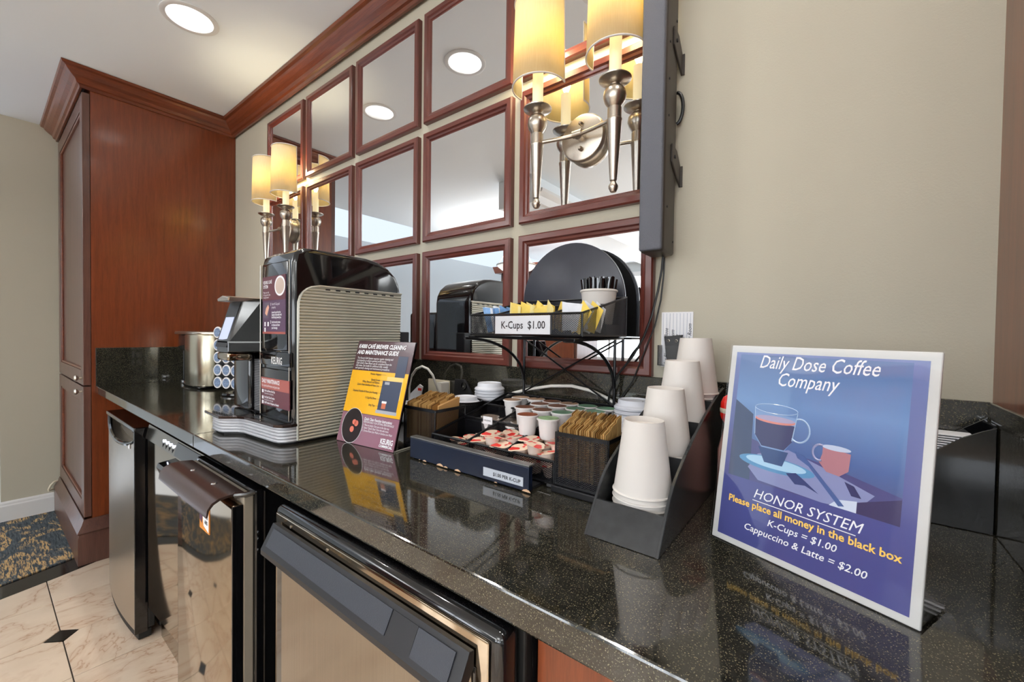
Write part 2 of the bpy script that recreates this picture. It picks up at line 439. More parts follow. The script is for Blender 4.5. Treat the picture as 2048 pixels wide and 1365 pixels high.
# walls
YW = .012
struct(B().box(-3.4, 4.6, YW, .12, 0, CEIL).go('wall_back', M['wall']))
struct(B().box(-3.4, -3.29, -.92, YW, 0, CEIL).box(-4.6, -3.4, -.92, -.8, 0, CEIL).go('wall_left', M['wall']))
struct(B().box(.965, 1.10, -.80, YW, 0, CEIL).go('wall_right', M['wood']))
struct(B().box(-4.7, -4.6, -6.3, -.8, 0, CEIL).go('wall_far_left', M['farwall']))
struct(B().box(4.6, 4.7, -6.3, .05, 0, CEIL).go('wall_far_right', M['farwall']))
b = B(); xs = [-4.6]
for wx, ww in WIN: xs += [wx - ww / 2, wx + ww / 2]
xs.append(4.6)
for k in range(0, len(xs), 2): b.box(xs[k], xs[k + 1], FARY, FARY - .1, 0, CEIL)
for wx, ww in WIN: b.box(wx - ww / 2, wx + ww / 2, FARY, FARY - .1, 0, .8).box(wx - ww / 2, wx + ww / 2, FARY, FARY - .1, 2.3, CEIL)
struct(b.go('wall_front', M['farwall']))
for n, (wx, ww) in enumerate(WIN):
    wf = struct(B().box(wx - ww / 2, wx + ww / 2, FARY - .02, FARY + .03, 2.26, 2.34).box(wx - ww / 2 - .03, wx + ww / 2 + .03, FARY - .02, FARY + .05, .76, .80)
           .box(wx - ww / 2 - .04, wx - ww / 2, FARY - .02, FARY + .03, .8, 2.3).box(wx + ww / 2, wx + ww / 2 + .04, FARY - .02, FARY + .03, .8, 2.3)
           .box(wx - .02, wx + .02, FARY - .05, FARY, .8, 2.3).go('window_%d' % (n + 1), M['white']))
# opposite cabinet run and soffit, seen only in the mirrors
oc = thing('storage_cabinet', 'dark wooden storage cabinet across the room, seen only in the mirrors', 'cabinet', (-2.6, -4.0, 0))
B().box(-3.2, -1.9, -4.4, -3.8, 0, 2.1, .01).go('body', M['wooddark'], oc)
B().box(-3.16, -2.56, -3.8, -3.78, .1, 2.0, .006).go('door', M['wood'], oc)
B().box(-2.54, -1.94, -3.8, -3.78, .1, 2.0, .006).go('door', M['wood'], oc)
B().prism([(-3.25, 2.1), (-1.85, 2.1), (-1.80, 2.2), (-3.3, 2.2)], 1, -3.72, -4.45).go('crown', M['woodh'], oc)
struct(B().box(-1.55, -1.2, -6.2, -1.75, 2.28, CEIL).go('trim_4', M['ceil']))
struct(B().prism([(-1.2, 2.28), (-1.16, 2.28), (-1.14, 2.33), (-1.10, 2.36), (-1.10, 2.38), (-1.2, 2.38)], 1, -6.2, -1.75).go('trim_5', M['white']))

# baseboard left wall
bp = [(0, 0), (.016, 0), (.016, .10), (.012, .108), (.012, .118), (.006, .126), (0, .128)]
struct(B().sweep(bp, [(-3.29, -.66, 1, 0), (-3.29, -.92, 1, -1), (-4.5, -.92, 0, -1)]).go('baseboard_left', M['white']))
ds = B().tube([(-3.285, -.664, .205), (-3.262, -.70, .20), (-3.255, -.715, .185), (-3.26, -.725, .155)], .006, 8).tube([(-3.288, -.70, .15), (-3.26, -.725, .15)], .005, 8)
ds = ds.go('door_stop', M['creamplastic'], smooth=True); tag(base_at(ds, (-3.285, -.664, .15)), 'small cream curved door stop on left wall above the baseboard', 'door stop')

# crown moulding: wall and cabinet
CP = [(0, 2.425), (.010, 2.425), (.013, 2.437), (.022, 2.441), (.028, 2.456), (.044, 2.468), (.058, 2.482), (.064, 2.492), (.076, 2.497), (.080, 2.508), (0, 2.508)]
X0 = -2.274
struct(B().sweep(CP, [(X0, 0 + YW - .012, 1, -1), (.965, 0, 0, -1)]).go('trim_1', M['woodh']))

# ------------------------------------------------------------------ tall cabinet
tc = thing('tall_cabinet', 'tall mahogany cabinet with paneled doors at the left end of the counter', 'cabinet', (-2.78, -.33, 0))
B().box(-3.288, X0, -.642, YW - .002, .10, 2.49).go('side_panel', M['wood'], tc)
B().sweep(CP, [(-3.28, -.67, 0, -1), (X0, -.67, 1, -1), (X0, 0, 1, -1)]).go('crown_moulding', M['woody'], tc)
BPc = [(0, 0), (.028, 0), (.028, .135), (.022, .155), (.030, .165), (.012, .20), (.004, .225), (0, .225)]
B().sweep(BPc, [(-3.285, -.67, 0, -1), (X0, -.67, 1, -1), (X0, -.45, 1, 0)]).go('base_moulding', M['wooddark'], tc, smooth=True)
def door(z0, z1, kz):
    x0, x1 = -3.27, X0 - .002; y = -.672; st = .075
    d = B().box(x0, x0 + st, y, -.643, z0, z1, .002).box(x1 - st, x1, y, -.643, z0, z1, .002)
    d.box(x0 + st, x1 - st, y, -.643, z0, z0 + st, .002).box(x0 + st, x1 - st, y, -.643, z1 - st, z1, .002)
    o = d.go('door', M['wooddark'], tc)
    a, c_, e, f = x0 + st, x1 - st, z0 + st, z1 - st; bd = B()
    for s_ in ((a, a + .012, e, f), (c_ - .012, c_, e, f), (a, c_, e, e + .012), (a, c_, f - .012, f)): bd.box(s_[0], s_[1], y + .004, y + .016, s_[2], s_[3], .003)
    bd.go('bead', M['woodh'], o)
    B().box(a + .008, c_ - .008, y + .014, y + .02, e + .008, f - .008).go('panel', M['wooddark'], o)
    B().lathe([(.0, 0), (.006, .001), (.005, .012), (.013, .018), (.016, .024), (.012, .030), (0, .032)], 0, 0, 0, 20, ax=1).go('knob', M['nickel'], o, smooth=True, local=True, label='brushed nickel knob').location = Vector((x1 - .035, y, kz)) - wloc(o)
    for ch in o.children:
        if ch.name.startswith('knob'):
            ch.data.transform(Matrix.Diagonal((1, -1, 1, 1)))
door(.918, 2.41, .955); door(.235, .910, .885)

# ------------------------------------------------------------------ granite counter
ct = thing('countertop', 'black granite countertop with backsplash running along the mirror wall', 'countertop', (-.6, -.3, .88))
B().box(X0 + .001, -.6775, -.63, YW - .002, .877, .915, .003).go('slab', M['granite'], ct)
B().box(-.6765, .964, -.63, YW - .002, .877, .915, .003).go('slab', M['granite'], ct)
B().box(X0 + .003, .962, -.0, YW - .001, .9152, 1.1135, .0015).go('backsplash', M['granite'], ct)
B().box(X0 + .001, X0 + .014, -.628, -.001, .9152, 1.111, .0015).go('backsplash', M['granite'], ct)
B().box(.9585, .9645, -.628, -.001, .9152, 1.1135, .0015).go('backsplash', M['granite'], ct)
# lower cabinet at the right, wall panel behind the appliances
bc = thing('base_cabinet', 'orange-brown wooden base cabinet panel under the right end of counter', 'cabinet', (.73, -.3, 0))
B().box(.487, .964, -.60, YW, .08, .8765, .002).go('front_panel', M['wood'], bc)
B().box(.487, .964, -.55, YW, 0, .08).go('toe_kick', M['blackm'], bc)

# ------------------------------------------------------------------ framed mirrors 5 x 3
ords = ['leftmost', 'second from left', 'third from left', 'fourth from left', 'rightmost']
rows = ['bottom', 'middle', 'top']
FW, FH, PX, PZ, FZ0 = .4091, .3934, .44, .4290, 1.1143
def rail(L, mitre=.036):
    pass
fm = thing('framed_mirror', '', 'mirror', (0, 0, 0), group='wood framed mirrors on the wall')
prof = [(0, 0), (0, .016), (.004, .020), (.018, .020), (.022, .015), (.028, .013), (.031, .009), (.034, .008), (.034, 0)]   # (inset, depth)
def rail_bm(idx):
    b = B(); corners = [(0, 0), (FW, 0), (FW, FH), (0, FH)]; p, q = corners[idx], corners[(idx + 1) % 4]
    inn = [(1, 1), (-1, 1), (-1, -1), (1, -1)]; ip, iq = inn[idx], inn[(idx + 1) % 4]
    A = [b.bm.verts.new((p[0] + ip[0] * o, -d, p[1] + ip[1] * o)) for o, d in prof]
    C = [b.bm.verts.new((q[0] + iq[0] * o, -d, q[1] + iq[1] * o)) for o, d in prof]
    n = len(prof)
    for i in range(n - 1): b.bm.faces.new((A[i], A[i + 1], C[i + 1], C[i]))
    b.bm.faces.new(A); b.bm.faces.new(C); return b
M['framev'] = wood('red_brown_frame_wood_upright', (74, 32, 28), (106, 52, 42), .3, axis=2, scale=2)
for i in range(4): rail_bm(i).go('rail', M['frame'] if i % 2 == 0 else M['framev'], fm, local=True)
B().box(.03, FW - .03, -.008, -.003, .03, FH - .03).go('mirror_glass', M['mirror'], fm, local=True)
first = True
for r in range(3):
    for c in range(5):
        o = fm if first else dup(fm); first = False
        o.location = ((c - 4) * PX, YW, FZ0 + r * PZ)
        o['label'] = 'square wood-framed mirror in the %s row, %s of the five columns' % (rows[r], ords[c])

# ------------------------------------------------------------------ recessed lights
dl = thing('recessed_light', '', 'ceiling light', (0, 0, CEIL), group='recessed ceiling downlights')
B().lathe([(.078, 0), (.100, 0), (.100, -.003), (.094, -.005), (.080, -.004), (.077, .0)], 0, 0, 0, 40).go('trim_ring', M['white'], dl, True, local=True)
B().lathe([(.077, 0), (.070, .02), (.062, .06), (.058, .10), (.056, .125), (0, .125)], 0, 0, 0, 40).go('reflector_can', plain('can_white', (170, 170, 170), .35), dl, True, local=True)
B().lathe([(.046, .122), (.046, .095), (.036, .084), (0, .080)], 0, 0, 0, 32).go('bulb', plain('lit_bulb', (255, 252, 244), .4, emis=9), dl, True, local=True)
names_ = {0: 'recessed round downlight in the ceiling nearest the tall cabinet', 1: 'recessed round downlight above the mirrors, beyond the frame, seen in mirrors'}
for k, (lx, ly) in enumerate(DOWN):
    o = dl if k == 0 else dup(dl)
    o.location = (lx, ly, CEIL); o['label'] = names_.get(k, 'recessed round downlight further out in the room, outside the picture')
    d = bpy.data.lights.new('downlight', 'AREA'); d.shape = 'DISK'; d.size = .05; d.energy = 3; d.color = (1, .97, .93); d.spread = math.radians(150)
    lo = bpy.data.objects.new('downlight', d); COL.objects.link(lo); lo.location = (lx, ly, CEIL + .076); lo.visible_camera = True
    lo.parent = None

# ------------------------------------------------------------------ sconces
def sconce(cx, label):
    s = thing('wall_sconce', label, 'wall lamp', (cx, YW, 1.735), group='twin-candle wall sconces')
    z0, yb, dx = 1.735, -.035, .1115
    B().lathe([(0, .0), (.063, .0), (.063, -.010), (.060, -.014), (.058, -.015), (0, -.016)], cx, YW - .022, z0, 48, ax=1).go('back_plate', M['nickel'], s, True)
    B().lathe([(.056, .0), (.056, -.022), (0, -.022)], cx, YW, z0, 40, ax=1).go('canopy', M['nickel'], s, True)
    sc_ = B()
    for dz in (-.032, .034): sc_.lathe([(.006, -.038), (.006, -.046), (.003, -.050), (0, -.050)], cx, YW, z0 + dz, 12, ax=1)
    sc_.go('screw', M['nickel'], s, True)
    B().lathe([(.011, -.036), (.011, -.052), (.013, -.056), (.009, -.062), (0, -.062)], cx, YW, z0, 20, ax=1).tube([(cx - .013, -.048, z0), (cx + .013, -.048, z0)], .0095, 14).go('knuckle', M['nickel'], s, True)
    arm = []
    for k in range(17):
        t = -1 + k / 8; arm.append((cx + t * dx, -.048 - .022 * abs(t) ** 1.6, z0 - .002))
    B().tube(arm, .0052, 12).go('arm', M['nickel'], s, True)
    for sg in (-1, 1):
        x, y = cx + sg * dx, -.070
        B().lathe([(0, 1.555), (.007, 1.557), (.0115, 1.566), (.0115, 1.571), (.007, 1.579), (.006, 1.582), (.0085, 1.584), (.010, 1.60), (.0175, 1.722), (.0185, 1.724),
                   (.0185, 1.728), (.0165, 1.730), (.0165, 1.755), (.0145, 1.757), (.0165, 1.760), (.024, 1.770), (.0272, 1.783), (.0255, 1.796), (.017, 1.806), (.011, 1.809),
                   (.012, 1.811), (.028, 1.815), (.038, 1.822), (.0385, 1.824), (.026, 1.821), (.012, 1.819), (0, 1.819)], x, y, 0, 32).go('torch_stem', M['nickel'], s, True)
        B().lathe([(.0145, 1.819), (.0145, 1.93), (.008, 1.933), (0, 1.933)], x, y, 0, 24).go('candle_sleeve', M['candle'], s, True)
        # half-round linen shade, open to the wall
        a0, a1 = math.radians(168), math.radians(372)
        sh = B().lathe([(.072, 1.882), (.068, 2.105)], x, y + .006, 0, 40, a0=a0, a1=a1)
        o = sh.go('lamp_shade', M['shade'], s, True)
        so = o.modifiers.new('solid', 'SOLIDIFY'); so.thickness = .0012
        b = B()
        for zz, rr in ((1.882, .0725), (2.105, .0685)):
            b.tube([(x + rr * math.cos(a0 + (a1 - a0) * k / 40), y + .006 + rr * math.sin(a0 + (a1 - a0) * k / 40), zz) for k in range(41)], .0022, 8)
        for aa in (a0, a1): b.tube([(x + .0722 * math.cos(aa), y + .006 + .0722 * math.sin(aa), 1.882), (x + .0682 * math.cos(aa), y + .006 + .0682 * math.sin(aa), 2.105)], .0016, 6)
        b.go('shade_binding', M['cup'], o, True)
        B().lathe([(0, 1.934), (.006, 1.936), (.013, 1.955), (.012, 1.975), (.004, 1.995), (0, 1.998)], x, y, 0, 16).go('candle_bulb', plain('lit_candle_bulb', (255, 225, 160), .4, emis=30), s, True)
        d = bpy.data.lights.new('sconce_light', 'POINT'); d.energy = 2.6; d.color = (1, .88, .60); d.shadow_soft_size = .02
        lo = bpy.data.objects.new('sconce_light', d); COL.objects.link(lo); lo.location = (x, y, 2.012)
sconce(.2205, 'brushed nickel twin-candle sconce with cream shades beside the vertical soundbar')
sconce(-1.497, 'brushed nickel twin-candle sconce with cream shades near the tall cabinet')

# ------------------------------------------------------------------ soundbar
sb = thing('soundbar', 'tall grey soundbar mounted upright on wall at right of the mirrors', 'speaker', (.432, YW, 1.4))
B().box(.4075, .458, -.10, -.088, 1.402, 2.38, .005, 3).go('grille', M['grey'], sb, True)
B().box(.4065, .4595, -.0885, -.012, 1.400, 2.382, .006, 3).go('casing', M['bronze'], sb, True)
for zc in (1.60, 1.86):
    b = B().prism([(-.050, zc + .005), (-.012, zc - .022), (YW - .001, zc - .036), (YW - .001, zc + .012), (-.018, zc + .040), (-.050, zc + .045)], 0, .4597, .4635, .001, 1)
    b.box(.4635, .4685, .008, YW - .0005, zc - .036, zc + .012)
    o = b.go('wall_bracket', M['bronze'], sb)
    B().lathe([(.0, .0), (.004, 0), (.004, .002), (0, .0025)], .4636, -.035, zc + .02, 10, ax=0).go('screw', M['ink'], o)
b = B()
for zz in (1.43, 1.50, 1.63, 1.70, 1.78, 1.86, 1.93, 2.10): b.lathe([(0, 0), (.0025, 0), (.0025, .0012), (0, .0012)], .4597, -.025 if int(zz * 100) % 2 else -.07, zz, 8, ax=0)
b.go('screw', M['ink'], sb)
b = B().tube([(.455, -.004, 1.745 + .055 * math.cos(a)) if False else (.456 + .014 * math.sin(a), -.002, 1.745 + .036 * math.cos(a)) for a in [k * PI / 12 for k in range(13)]], .004, 8)
b.go('cable', M['cable'], sb, True)
pc = B().tube([(.437, -.02, 1.4), (.434, -.018, 1.37), (.425, -.015, 1.32), (.412, -.018, 1.26), (.395, -.022, 1.21), (.37, -.02, 1.165), (.335, -.022, 1.12), (.31, -.022, 1.07), (.30, -.015, 1.0), (.30, -.012, .93)], .0028, 8).go('power_cord', M['cable'], sb, True, label='thin black power cord hanging down to the counter')
pc = B().tube([(.437, -.010, 1.4), (.436, -.010, 1.36), (.430, -.008, 1.30), (.418, -.009, 1.24), (.385, -.012, 1.15), (.365, -.010, 1.10), (.33, -.009, 1.05), (.32, -.008, .93)], .002, 8).go('power_cord', M['cable'], sb, True, label='thinner second black cord beside it')

# ------------------------------------------------------------------ note, remote and clear pocket on the wall
nt = thing('note_sheet', 'ruled white note sheet with handwriting on the wall below the soundbar', 'note', (.463, YW, 1.21))
B().box(.427, .499, YW - .002, YW - .0003, 1.140, 1.271).go('sheet', M['paper'], nt)
b = B()
for k in range(9): b.box(.431 + k * .0078, .4315 + k * .0078, YW - .0024, YW - .002, 1.142, 1.268)
b.go('ruled_line', plain('note_rule', (130, 140, 170), .7), nt)
b = text_mesh([('for Bluetooth Bose', 0, 0, .0125, .35, 0, .9, 'LEFT'), ('- Bar Room', .03, -.0145, .0125, .35, 0, .9, 'LEFT'), ('Select', .045, -.026, .0125, .35, 0, .9, 'LEFT'), ('Bluetooth', .02, -.040, .0125, .35, 0, .9, 'LEFT'), ('I.E. Bar Room', .035, -.053, .0125, .35, 0, .9, 'LEFT')])
xform(b, Matrix.Translation((.443, YW - .0028, 1.145)) @ Matrix.Rotation(-PI / 2, 4, 'Y') @ Matrix.Translation((0, 0, 0)))
b.go('handwriting', M['ink'], nt, fix=False)
rm = thing('remote_control', 'small black remote control standing in the clear wall pocket', 'remote', (.462, 0, 1.15))
b = B().prism([(.449, 1.150), (.473, 1.150), (.482, 1.217), (.441, 1.213)], 1, -.004, -.016, .002)
b.go('body', M['blackm'], rm)
b = B()
for x_ in (.452, .470): b.lathe([(.0024, 0), (.0034, -.0006), (.0024, -.001)], x_, -.0162, 1.203, 14, ax=1)
b.go('button', M['nickel'], rm, True)
pk = B().box(.428, .486, -.019, -.0175, 1.145, 1.192).box(.428, .4295, -.0175, YW - .001, 1.145, 1.192).box(.4845, .486, -.0175, YW - .001, 1.145, 1.192).box(.428, .486, -.0175, YW - .001, 1.1435, 1.145).go('wall_pocket', M['acr'])
tag(base_at(pk, (.457, YW, 1.1435)), 'clear plastic pocket on the wall holding the remote control', 'holder')

# ------------------------------------------------------------------ undercounter appliances
# 1 curved dark fridge
f1 = thing('mini_fridge', 'dark stainless mini fridge with scooped top handle beside the tall cabinet', 'fridge', (-1.62, -.3, 0))
B().box(-1.885, -1.352, -.565, -.03, .02, .822, .006).go('body', M['dark'], f1)
def bulge(x): t = (x + 1.622) / .274; return -.632 - .016 * (1 - t * t)
N = 28; xs = [-1.896 + .548 * i / N for i in range(N + 1)]
b = B()
def ztop(x):
    t = (x + 1.612) / .262
    return .822 if abs(t) >= 1 else .806 - .062 * math.sqrt(max(0, 1 - t * t))
fr = [(x, bulge(x)) for x in xs]
vb = [b.bm.verts.new((x, y, .035)) for x, y in fr]; vt = [b.bm.verts.new((x, y, ztop(x))) for x, y in fr]
wb = [b.bm.verts.new((x, -.60, .035)) for x, y in fr]; wt = [b.bm.verts.new((x, -.60, ztop(x))) for x, y in fr]
for i in range(N):
    b.bm.faces.new((vb[i], vb[i + 1], vt[i + 1], vt[i])); b.bm.faces.new((vt[i], vt[i + 1], wt[i + 1], wt[i])); b.bm.faces.new((wb[i], wb[i + 1], vb[i + 1], vb[i]))
    b.bm.faces.new((wb[i], wb[i + 1], wt[i + 1], wt[i]))
b.bm.faces.new((vb[0], vt[0], wt[0], wb[0])); b.bm.faces.new((vb[-1], vt[-1], wt[-1], wb[-1]))
d1 = b.go('door', M['steelb'], f1, True)
B().box(-1.90, -1.346, -.640, -.575, .815, .832, .004).go('top_cap', M['black'], d1)
B().tube([(x, bulge(x) + .004, ztop(x) - .002) for x in xs[1:-1]], .008, 8).go('handle_rim', M['black'], d1, True)
B().box(-1.88, -1.36, -.601, -.597, .70, .815).go('handle_recess', M['nickel'], d1)
B().lathe([(.009, 0), (.009, -.006), (.006, -.008), (0, -.008)], -1.56, -.601, .785, 20, ax=1).go('lock', M['chrome'], d1, True)
B().box(-1.352, -1.345, -.640, -.600, .03, .822, .002).go('edge_trim', M['black'], d1)
B().box(-1.89, -1.346, -.600, -.580, .04, .82, .002).go('door_gasket', M['rubber'], d1)
B().box(-1.436, -1.414, bulge(-1.42) - .0026, bulge(-1.42) - .001, .742, .764).go('label_sticker', M['paper'], d1, label='small white sticker')
B().prism([(x, y + .004) for x, y in fr] + [(-1.348, -.59), (-1.896, -.59)], 2, .006, .036).go('kick_strip', M['rubber'], f1)
# 2 stainless ice machine with lit control panel
f2 = thing('ice_maker', 'stainless undercounter machine with four lit buttons between dark fridge and handled door', 'appliance', (-1.0, -.3, 0))
B().box(-1.325, -.665, -.549, -.03, .06, .86, .004).go('body', M['dark'], f2)
d2 = B().prism([(-1.322, -.550), (-1.322, -.604), (-.668, -.570), (-.668, -.550)], 2, .13, .782, .004).go('door', M['mirrorsteel'], f2, True)
p2 = B().prism([(-.576, .784), (-.600, .784), (-.612, .796), (-.600, .846), (-.576, .850)], 0, -1.322, -.668, .002).go('control_panel', M['steel'], f2)
B().prism([(-.601, .798), (-.6135, .801), (-.6035, .842), (-.60, .842)], 0, -.94, -.672, .001).go('dark_panel', M['black'], p2)
for k in range(4):
    x_ = -1.085 + k * .038
    B().lathe([(.0052, -.001), (.0052, -.003), (0, -.0035)], x_, -.6055, .823, 14, ax=1).go('indicator_light', M.setdefault('led', plain('white_led', (220, 228, 255), .4, emis=6)), p2)
    B().box(x_ - .002, x_ + .002, -.6105, -.608, .801, .814).go('button_mark', M['ink'], p2)
B().prism([(-.600, .782), (-.645, .776), (-.650, .764), (-.640, .735), (-.632, .735), (-.634, .760), (-.602, .768)], 0, -.98, -.80, .002).go('handle', M['black'], d2)
B().box(-1.32, -.67, -.565, -.55, .0, .125).go('kick_plate', M['steel'], f2)
# 3 fridge with bronze handle lip, door proud
f3 = thing('bar_fridge', 'polished stainless undercounter fridge with bronze curved handle lip and orange sticker', 'fridge', (-.45, -.3, 0))
B().box(-.655, -.262, -.608, -.03, .03, .850, .004).go('body', M['dark'], f3)
B().box(-.655, -.255, -.628, -.6085, .06, .856, .004).go('front_frame', M['black'], f3)
d3 = B().box(-.652, -.258, -.672, -.6505, .06, .834, .004).go('door', M['mirrorsteel'], f3, True)
# gentle waviness of the thin sheet
B().box(-.262, -.2575, -.6715, -.650, .062, .832, .001).box(-.655, -.6525, -.671, -.650, .062, .832, .001).box(-.65, -.26, -.671, -.650, .045, .06).go('edge_trim', M['black'], d3)
B().box(-.650, -.259, -.650, -.6285, .065, .848, .003).go('gasket', M['gasket'], d3)
lp = [(-.640, .846), (-.668, .850), (-.688, .848), (-.700, .842), (-.708, .832), (-.711, .818), (-.714, .818), (-.712, .834), (-.704, .846), (-.690, .853), (-.668, .855), (-.640, .851)]
lo_ = B().prism(lp, 0, -.645, -.275).go('handle_lip', M['lip'], d3, True)
b = B()
for x_ in (-.53, -.38): b.lathe([(.007, .8545), (.005, .857), (0, .858)], x_, -.668, 0, 12)
b.go('rivet', M['chrome'], d3, True)
B().tube([(-.30, -.655, .846), (-.27, -.66, .852), (-.255, -.645, .853), (-.25, -.63, .856)], .006, 8).go('hinge', M['black'], d3, True)
b = B()
for z_ in (.76, .72, .745): b.lathe([(.005, 0), (.005, .003), (0, .004)], -.2545, -.619, z_, 10, ax=0)
b.go('hinge_screw', M['chrome'], f3, True)
st = B().box(-.463, -.395, -.6735, -.6722, .730, .806).go('energy_sticker', plain('orange_sticker', (216, 138, 52), .4), d3, label='orange and white sticker')
B().prism([(-.432, .742), (-.398, .734), (-.398, .784), (-.418, .772), (-.445, .798), (-.461, .800), (-.44, .77)], 1, -.6742, -.6736).go('sticker_print', M['paper'], d3)
b = text_mesh([('KUF', 0, 0, .013, 0, .0004, .8, 'LEFT'), ('Quick', 0, .014, .010, .2, 0, .8, 'LEFT')][1:])
b.bm.free()
B().prism([(-.461, .752), (-.446, .746), (-.440, .765), (-.461, .790)], 1, -.6742, -.6736).go('sticker_print', M['purple'], d3)
b = text_mesh([('FREE', 0, .014, .012, 0, .0003, .9, 'LEFT'), ('ARS', 0, 0, .013, 0, .0003, .9, 'LEFT')]); xform(b, Matrix.Translation((-.424, -.6746, .750)))
b.go('sticker_lettering', M['ink'], d3, fix=False)
# 4 nearest fridge, black pocket handle
f4 = thing('compact_fridge', 'stainless compact fridge with wide black pocket handle, nearest the camera', 'fridge', (.19, -.3, 0))
B().box(-.10, .478, -.595, -.03, .02, .862, .006).go('body', M['dark'], f4)
B().box(-.10, .478, -.612, -.5955, .05, .866, .003).go('gasket', M['rubber'], f4)
d4 = B().box(-.105, .472, -.648, -.6125, .045, .872, .012, 4).go('door', M['black'], f4, True)
B().box(-.093, .455, -.6515, -.648, .055, .862, .003).go('door_skin', M['steels'] if False else M['mirrorsteel'], d4, True)
B().box(-.084, .437, -.6535, -.6517, .06, .825, .001).go('inner_border', M['black'], d4)
B().box(-.06, .432, -.6552, -.6537, .06, .82, .001).go('door_sheet', M['steel'], d4)
hz = [(-.654, .846), (-.662, .848), (-.684, .806), (-.684, .797), (-.676, .793), (-.654, .826)]
hd = B().prism(hz, 0, -.080, .435, .001).go('pocket_handle', M['blackm'], d4)
def slope(b, x0, x1, t0, t1, lift):
    """thin raised plate on the sloping face of the handle"""
    A = Vector((0, -.662, .848)); C = Vector((0, -.684, .806)); n = Vector((0, -.046, .036)).normalized()  # outward
    n = Vector((0, -.886, .464)); p = lambda x, t, l: tuple(Vector((x, 0, 0)) + A.lerp(C, t) + n * l)
    vs = [b.bm.verts.new(p(*q)) for q in ((x0, t0, 0), (x1, t0, 0), (x1, t1, 0), (x0, t1, 0), (x0, t0, lift), (x1, t0, lift), (x1, t1, lift), (x0, t1, lift))]
    for f in ((0, 1, 2, 3), (4, 5, 6, 7), (0, 1, 5, 4), (1, 2, 6, 5), (2, 3, 7, 6), (3, 0, 4, 7)): b.bm.faces.new([vs[i] for i in f])
    return b
M['slate'] = plain('slate_grey_plastic', (46, 49, 57), .38, bump=.3, bs=800)
slope(slope(B(), -.066, .298, .14, .80, .0015), .352, .418, .14, .84, .0022).go('grip_plate', M['slate'], hd)
slope(B(), .300, .350, .14, .80, .0006).go('lock_recess', M['blackm'], hd)
b = B()
for x_ in (-.03, .10): b.lathe([(.003, 0), (.003, -.001), (0, -.0015)], x_, -.6517, .851, 8, ax=1)
b.go('rivet', M['nickel'], d4)

# ------------------------------------------------------------------ K-cup commercial brewer
kb = thing('coffee_brewer', 'tall black and silver ribbed commercial pod coffee brewer on the counter', 'coffee machine', (-.5, -.33, .915))
XR, XL = -.358, -.560
prof_b = [(-.500, .968), (-.500, 1.395), (-.492, 1.422), (-.470, 1.436), (-.44, 1.438), (-.285, 1.436), (-.245, 1.431), (-.205, 1.414), (-.178, 1.392), (-.163, 1.365), (-.158, 1.335), (-.165, .925), (-.48, .925)]
B().prism(prof_b, 0, XL, XR - .0, .014, 4).go('body', M['black'], kb, True)
# ribbed side panel: wavy sheet with rounded top front corner
def yfront(z):
    if z < 1.283: return -.487
    t = (z - 1.283) / .052; return -.435 - .052 * math.sqrt(max(0, 1 - t * t))
def yback(z): return -.162 - .008 * max(0, (1.335 - z) / .41)
b = B(); pitch = .00835; z = .921; rowsv = []
while z <= 1.3345:
    ph = ((z - .921) / pitch) % 1; off = .0042 * abs(math.sin(PI * ph)) ** .8
    a_, c_ = yfront(z), yback(z)
    rowsv.append([b.bm.verts.new((XR + .0012 + off, a_ + (c_ - a_) * k / 6, z)) for k in range(7)]); z += pitch / 10
for a_, c_ in zip(rowsv, rowsv[1:]):
    for k in range(6): b.bm.faces.new((a_[k], a_[k + 1], c_[k + 1], c_[k]))
b.go('ribbed_side_panel', M['ribs'], kb, True)
tr = [(XR + .003, -.488, .925)] + [(XR + .003, yfront(zz) - .0015, zz) for zz in (1.0, 1.1, 1.2, 1.27, 1.29, 1.305, 1.317, 1.326, 1.332)] + [(XR + .003, y_, 1.337) for y_ in (-.430, -.38, -.30, -.22, -.160)]
B().tube(tr, .003, 8).go('panel_trim', M['ribs'], kb, True)
b = B()
for k in range(8): b.box(XR + .003, XR + .0052, -.415 + k * .030, -.402 + k * .030, 1.3265, 1.3305)
b.go('vent_slot', M['ink'], kb)
B().box(-.40, -.3575, -.165, -.125, .93, 1.215, .003).go('rear_box', M['blackm'], kb)
# front: glass door, brand band, lower panel
fp = B().box(XL + .020, XR - .022, -.5045, -.499, 1.160, 1.400, .004).go('front_glass', M['black'], kb, True)
B().box(XL + .002, XR - .004, -.506, -.499, 1.117, 1.156, .003).go('brand_band', M['blackp'] if False else M['black'], kb, True)
b = text_mesh([('KEURIG', 0, 0, .027, 0, .0007, .72, 'LEFT')]); xform(b, Matrix.Translation((-.472, -.5068, 1.123))); b.go('lettering', plain('silver_ink', (225, 225, 225), .35), kb, fix=False)
lpn = B().box(XL + .006, XR - .012, -.5035, -.499, .975, 1.108, .003).go('lower_door', M['black'], kb, True)
B().tube([(XR - .012, -.5045, .975), (XR - .012, -.5045, 1.40)], .0009, 6).tube([(XL + .012, -.5045, .975), (XL + .012, -.5045, 1.40)], .0016, 6).go('door_edge', M['nickel'], kb, True)
ps = B().box(-.529, -.387, -.5062, -.5050, 1.205, 1.364).go('instruction_card', M['purple'], kb, label='plum instruction card')
B().box(-.529, -.387, -.5066, -.5062, 1.298, 1.364).go('card_header', M['dkred'], ps)
B().box(-.529, -.387, -.5066, -.5062, 1.205, 1.211).go('card_header', M['red2'], ps)
def disc(b, cx, cz, rx, rz, y, n=28, a0=0, a1=2 * PI):
    b.poly([(cx + rx * math.cos(a0 + (a1 - a0) * k / n), y, cz + rz * math.sin(a0 + (a1 - a0) * k / n)) for k in range(n)]); return b
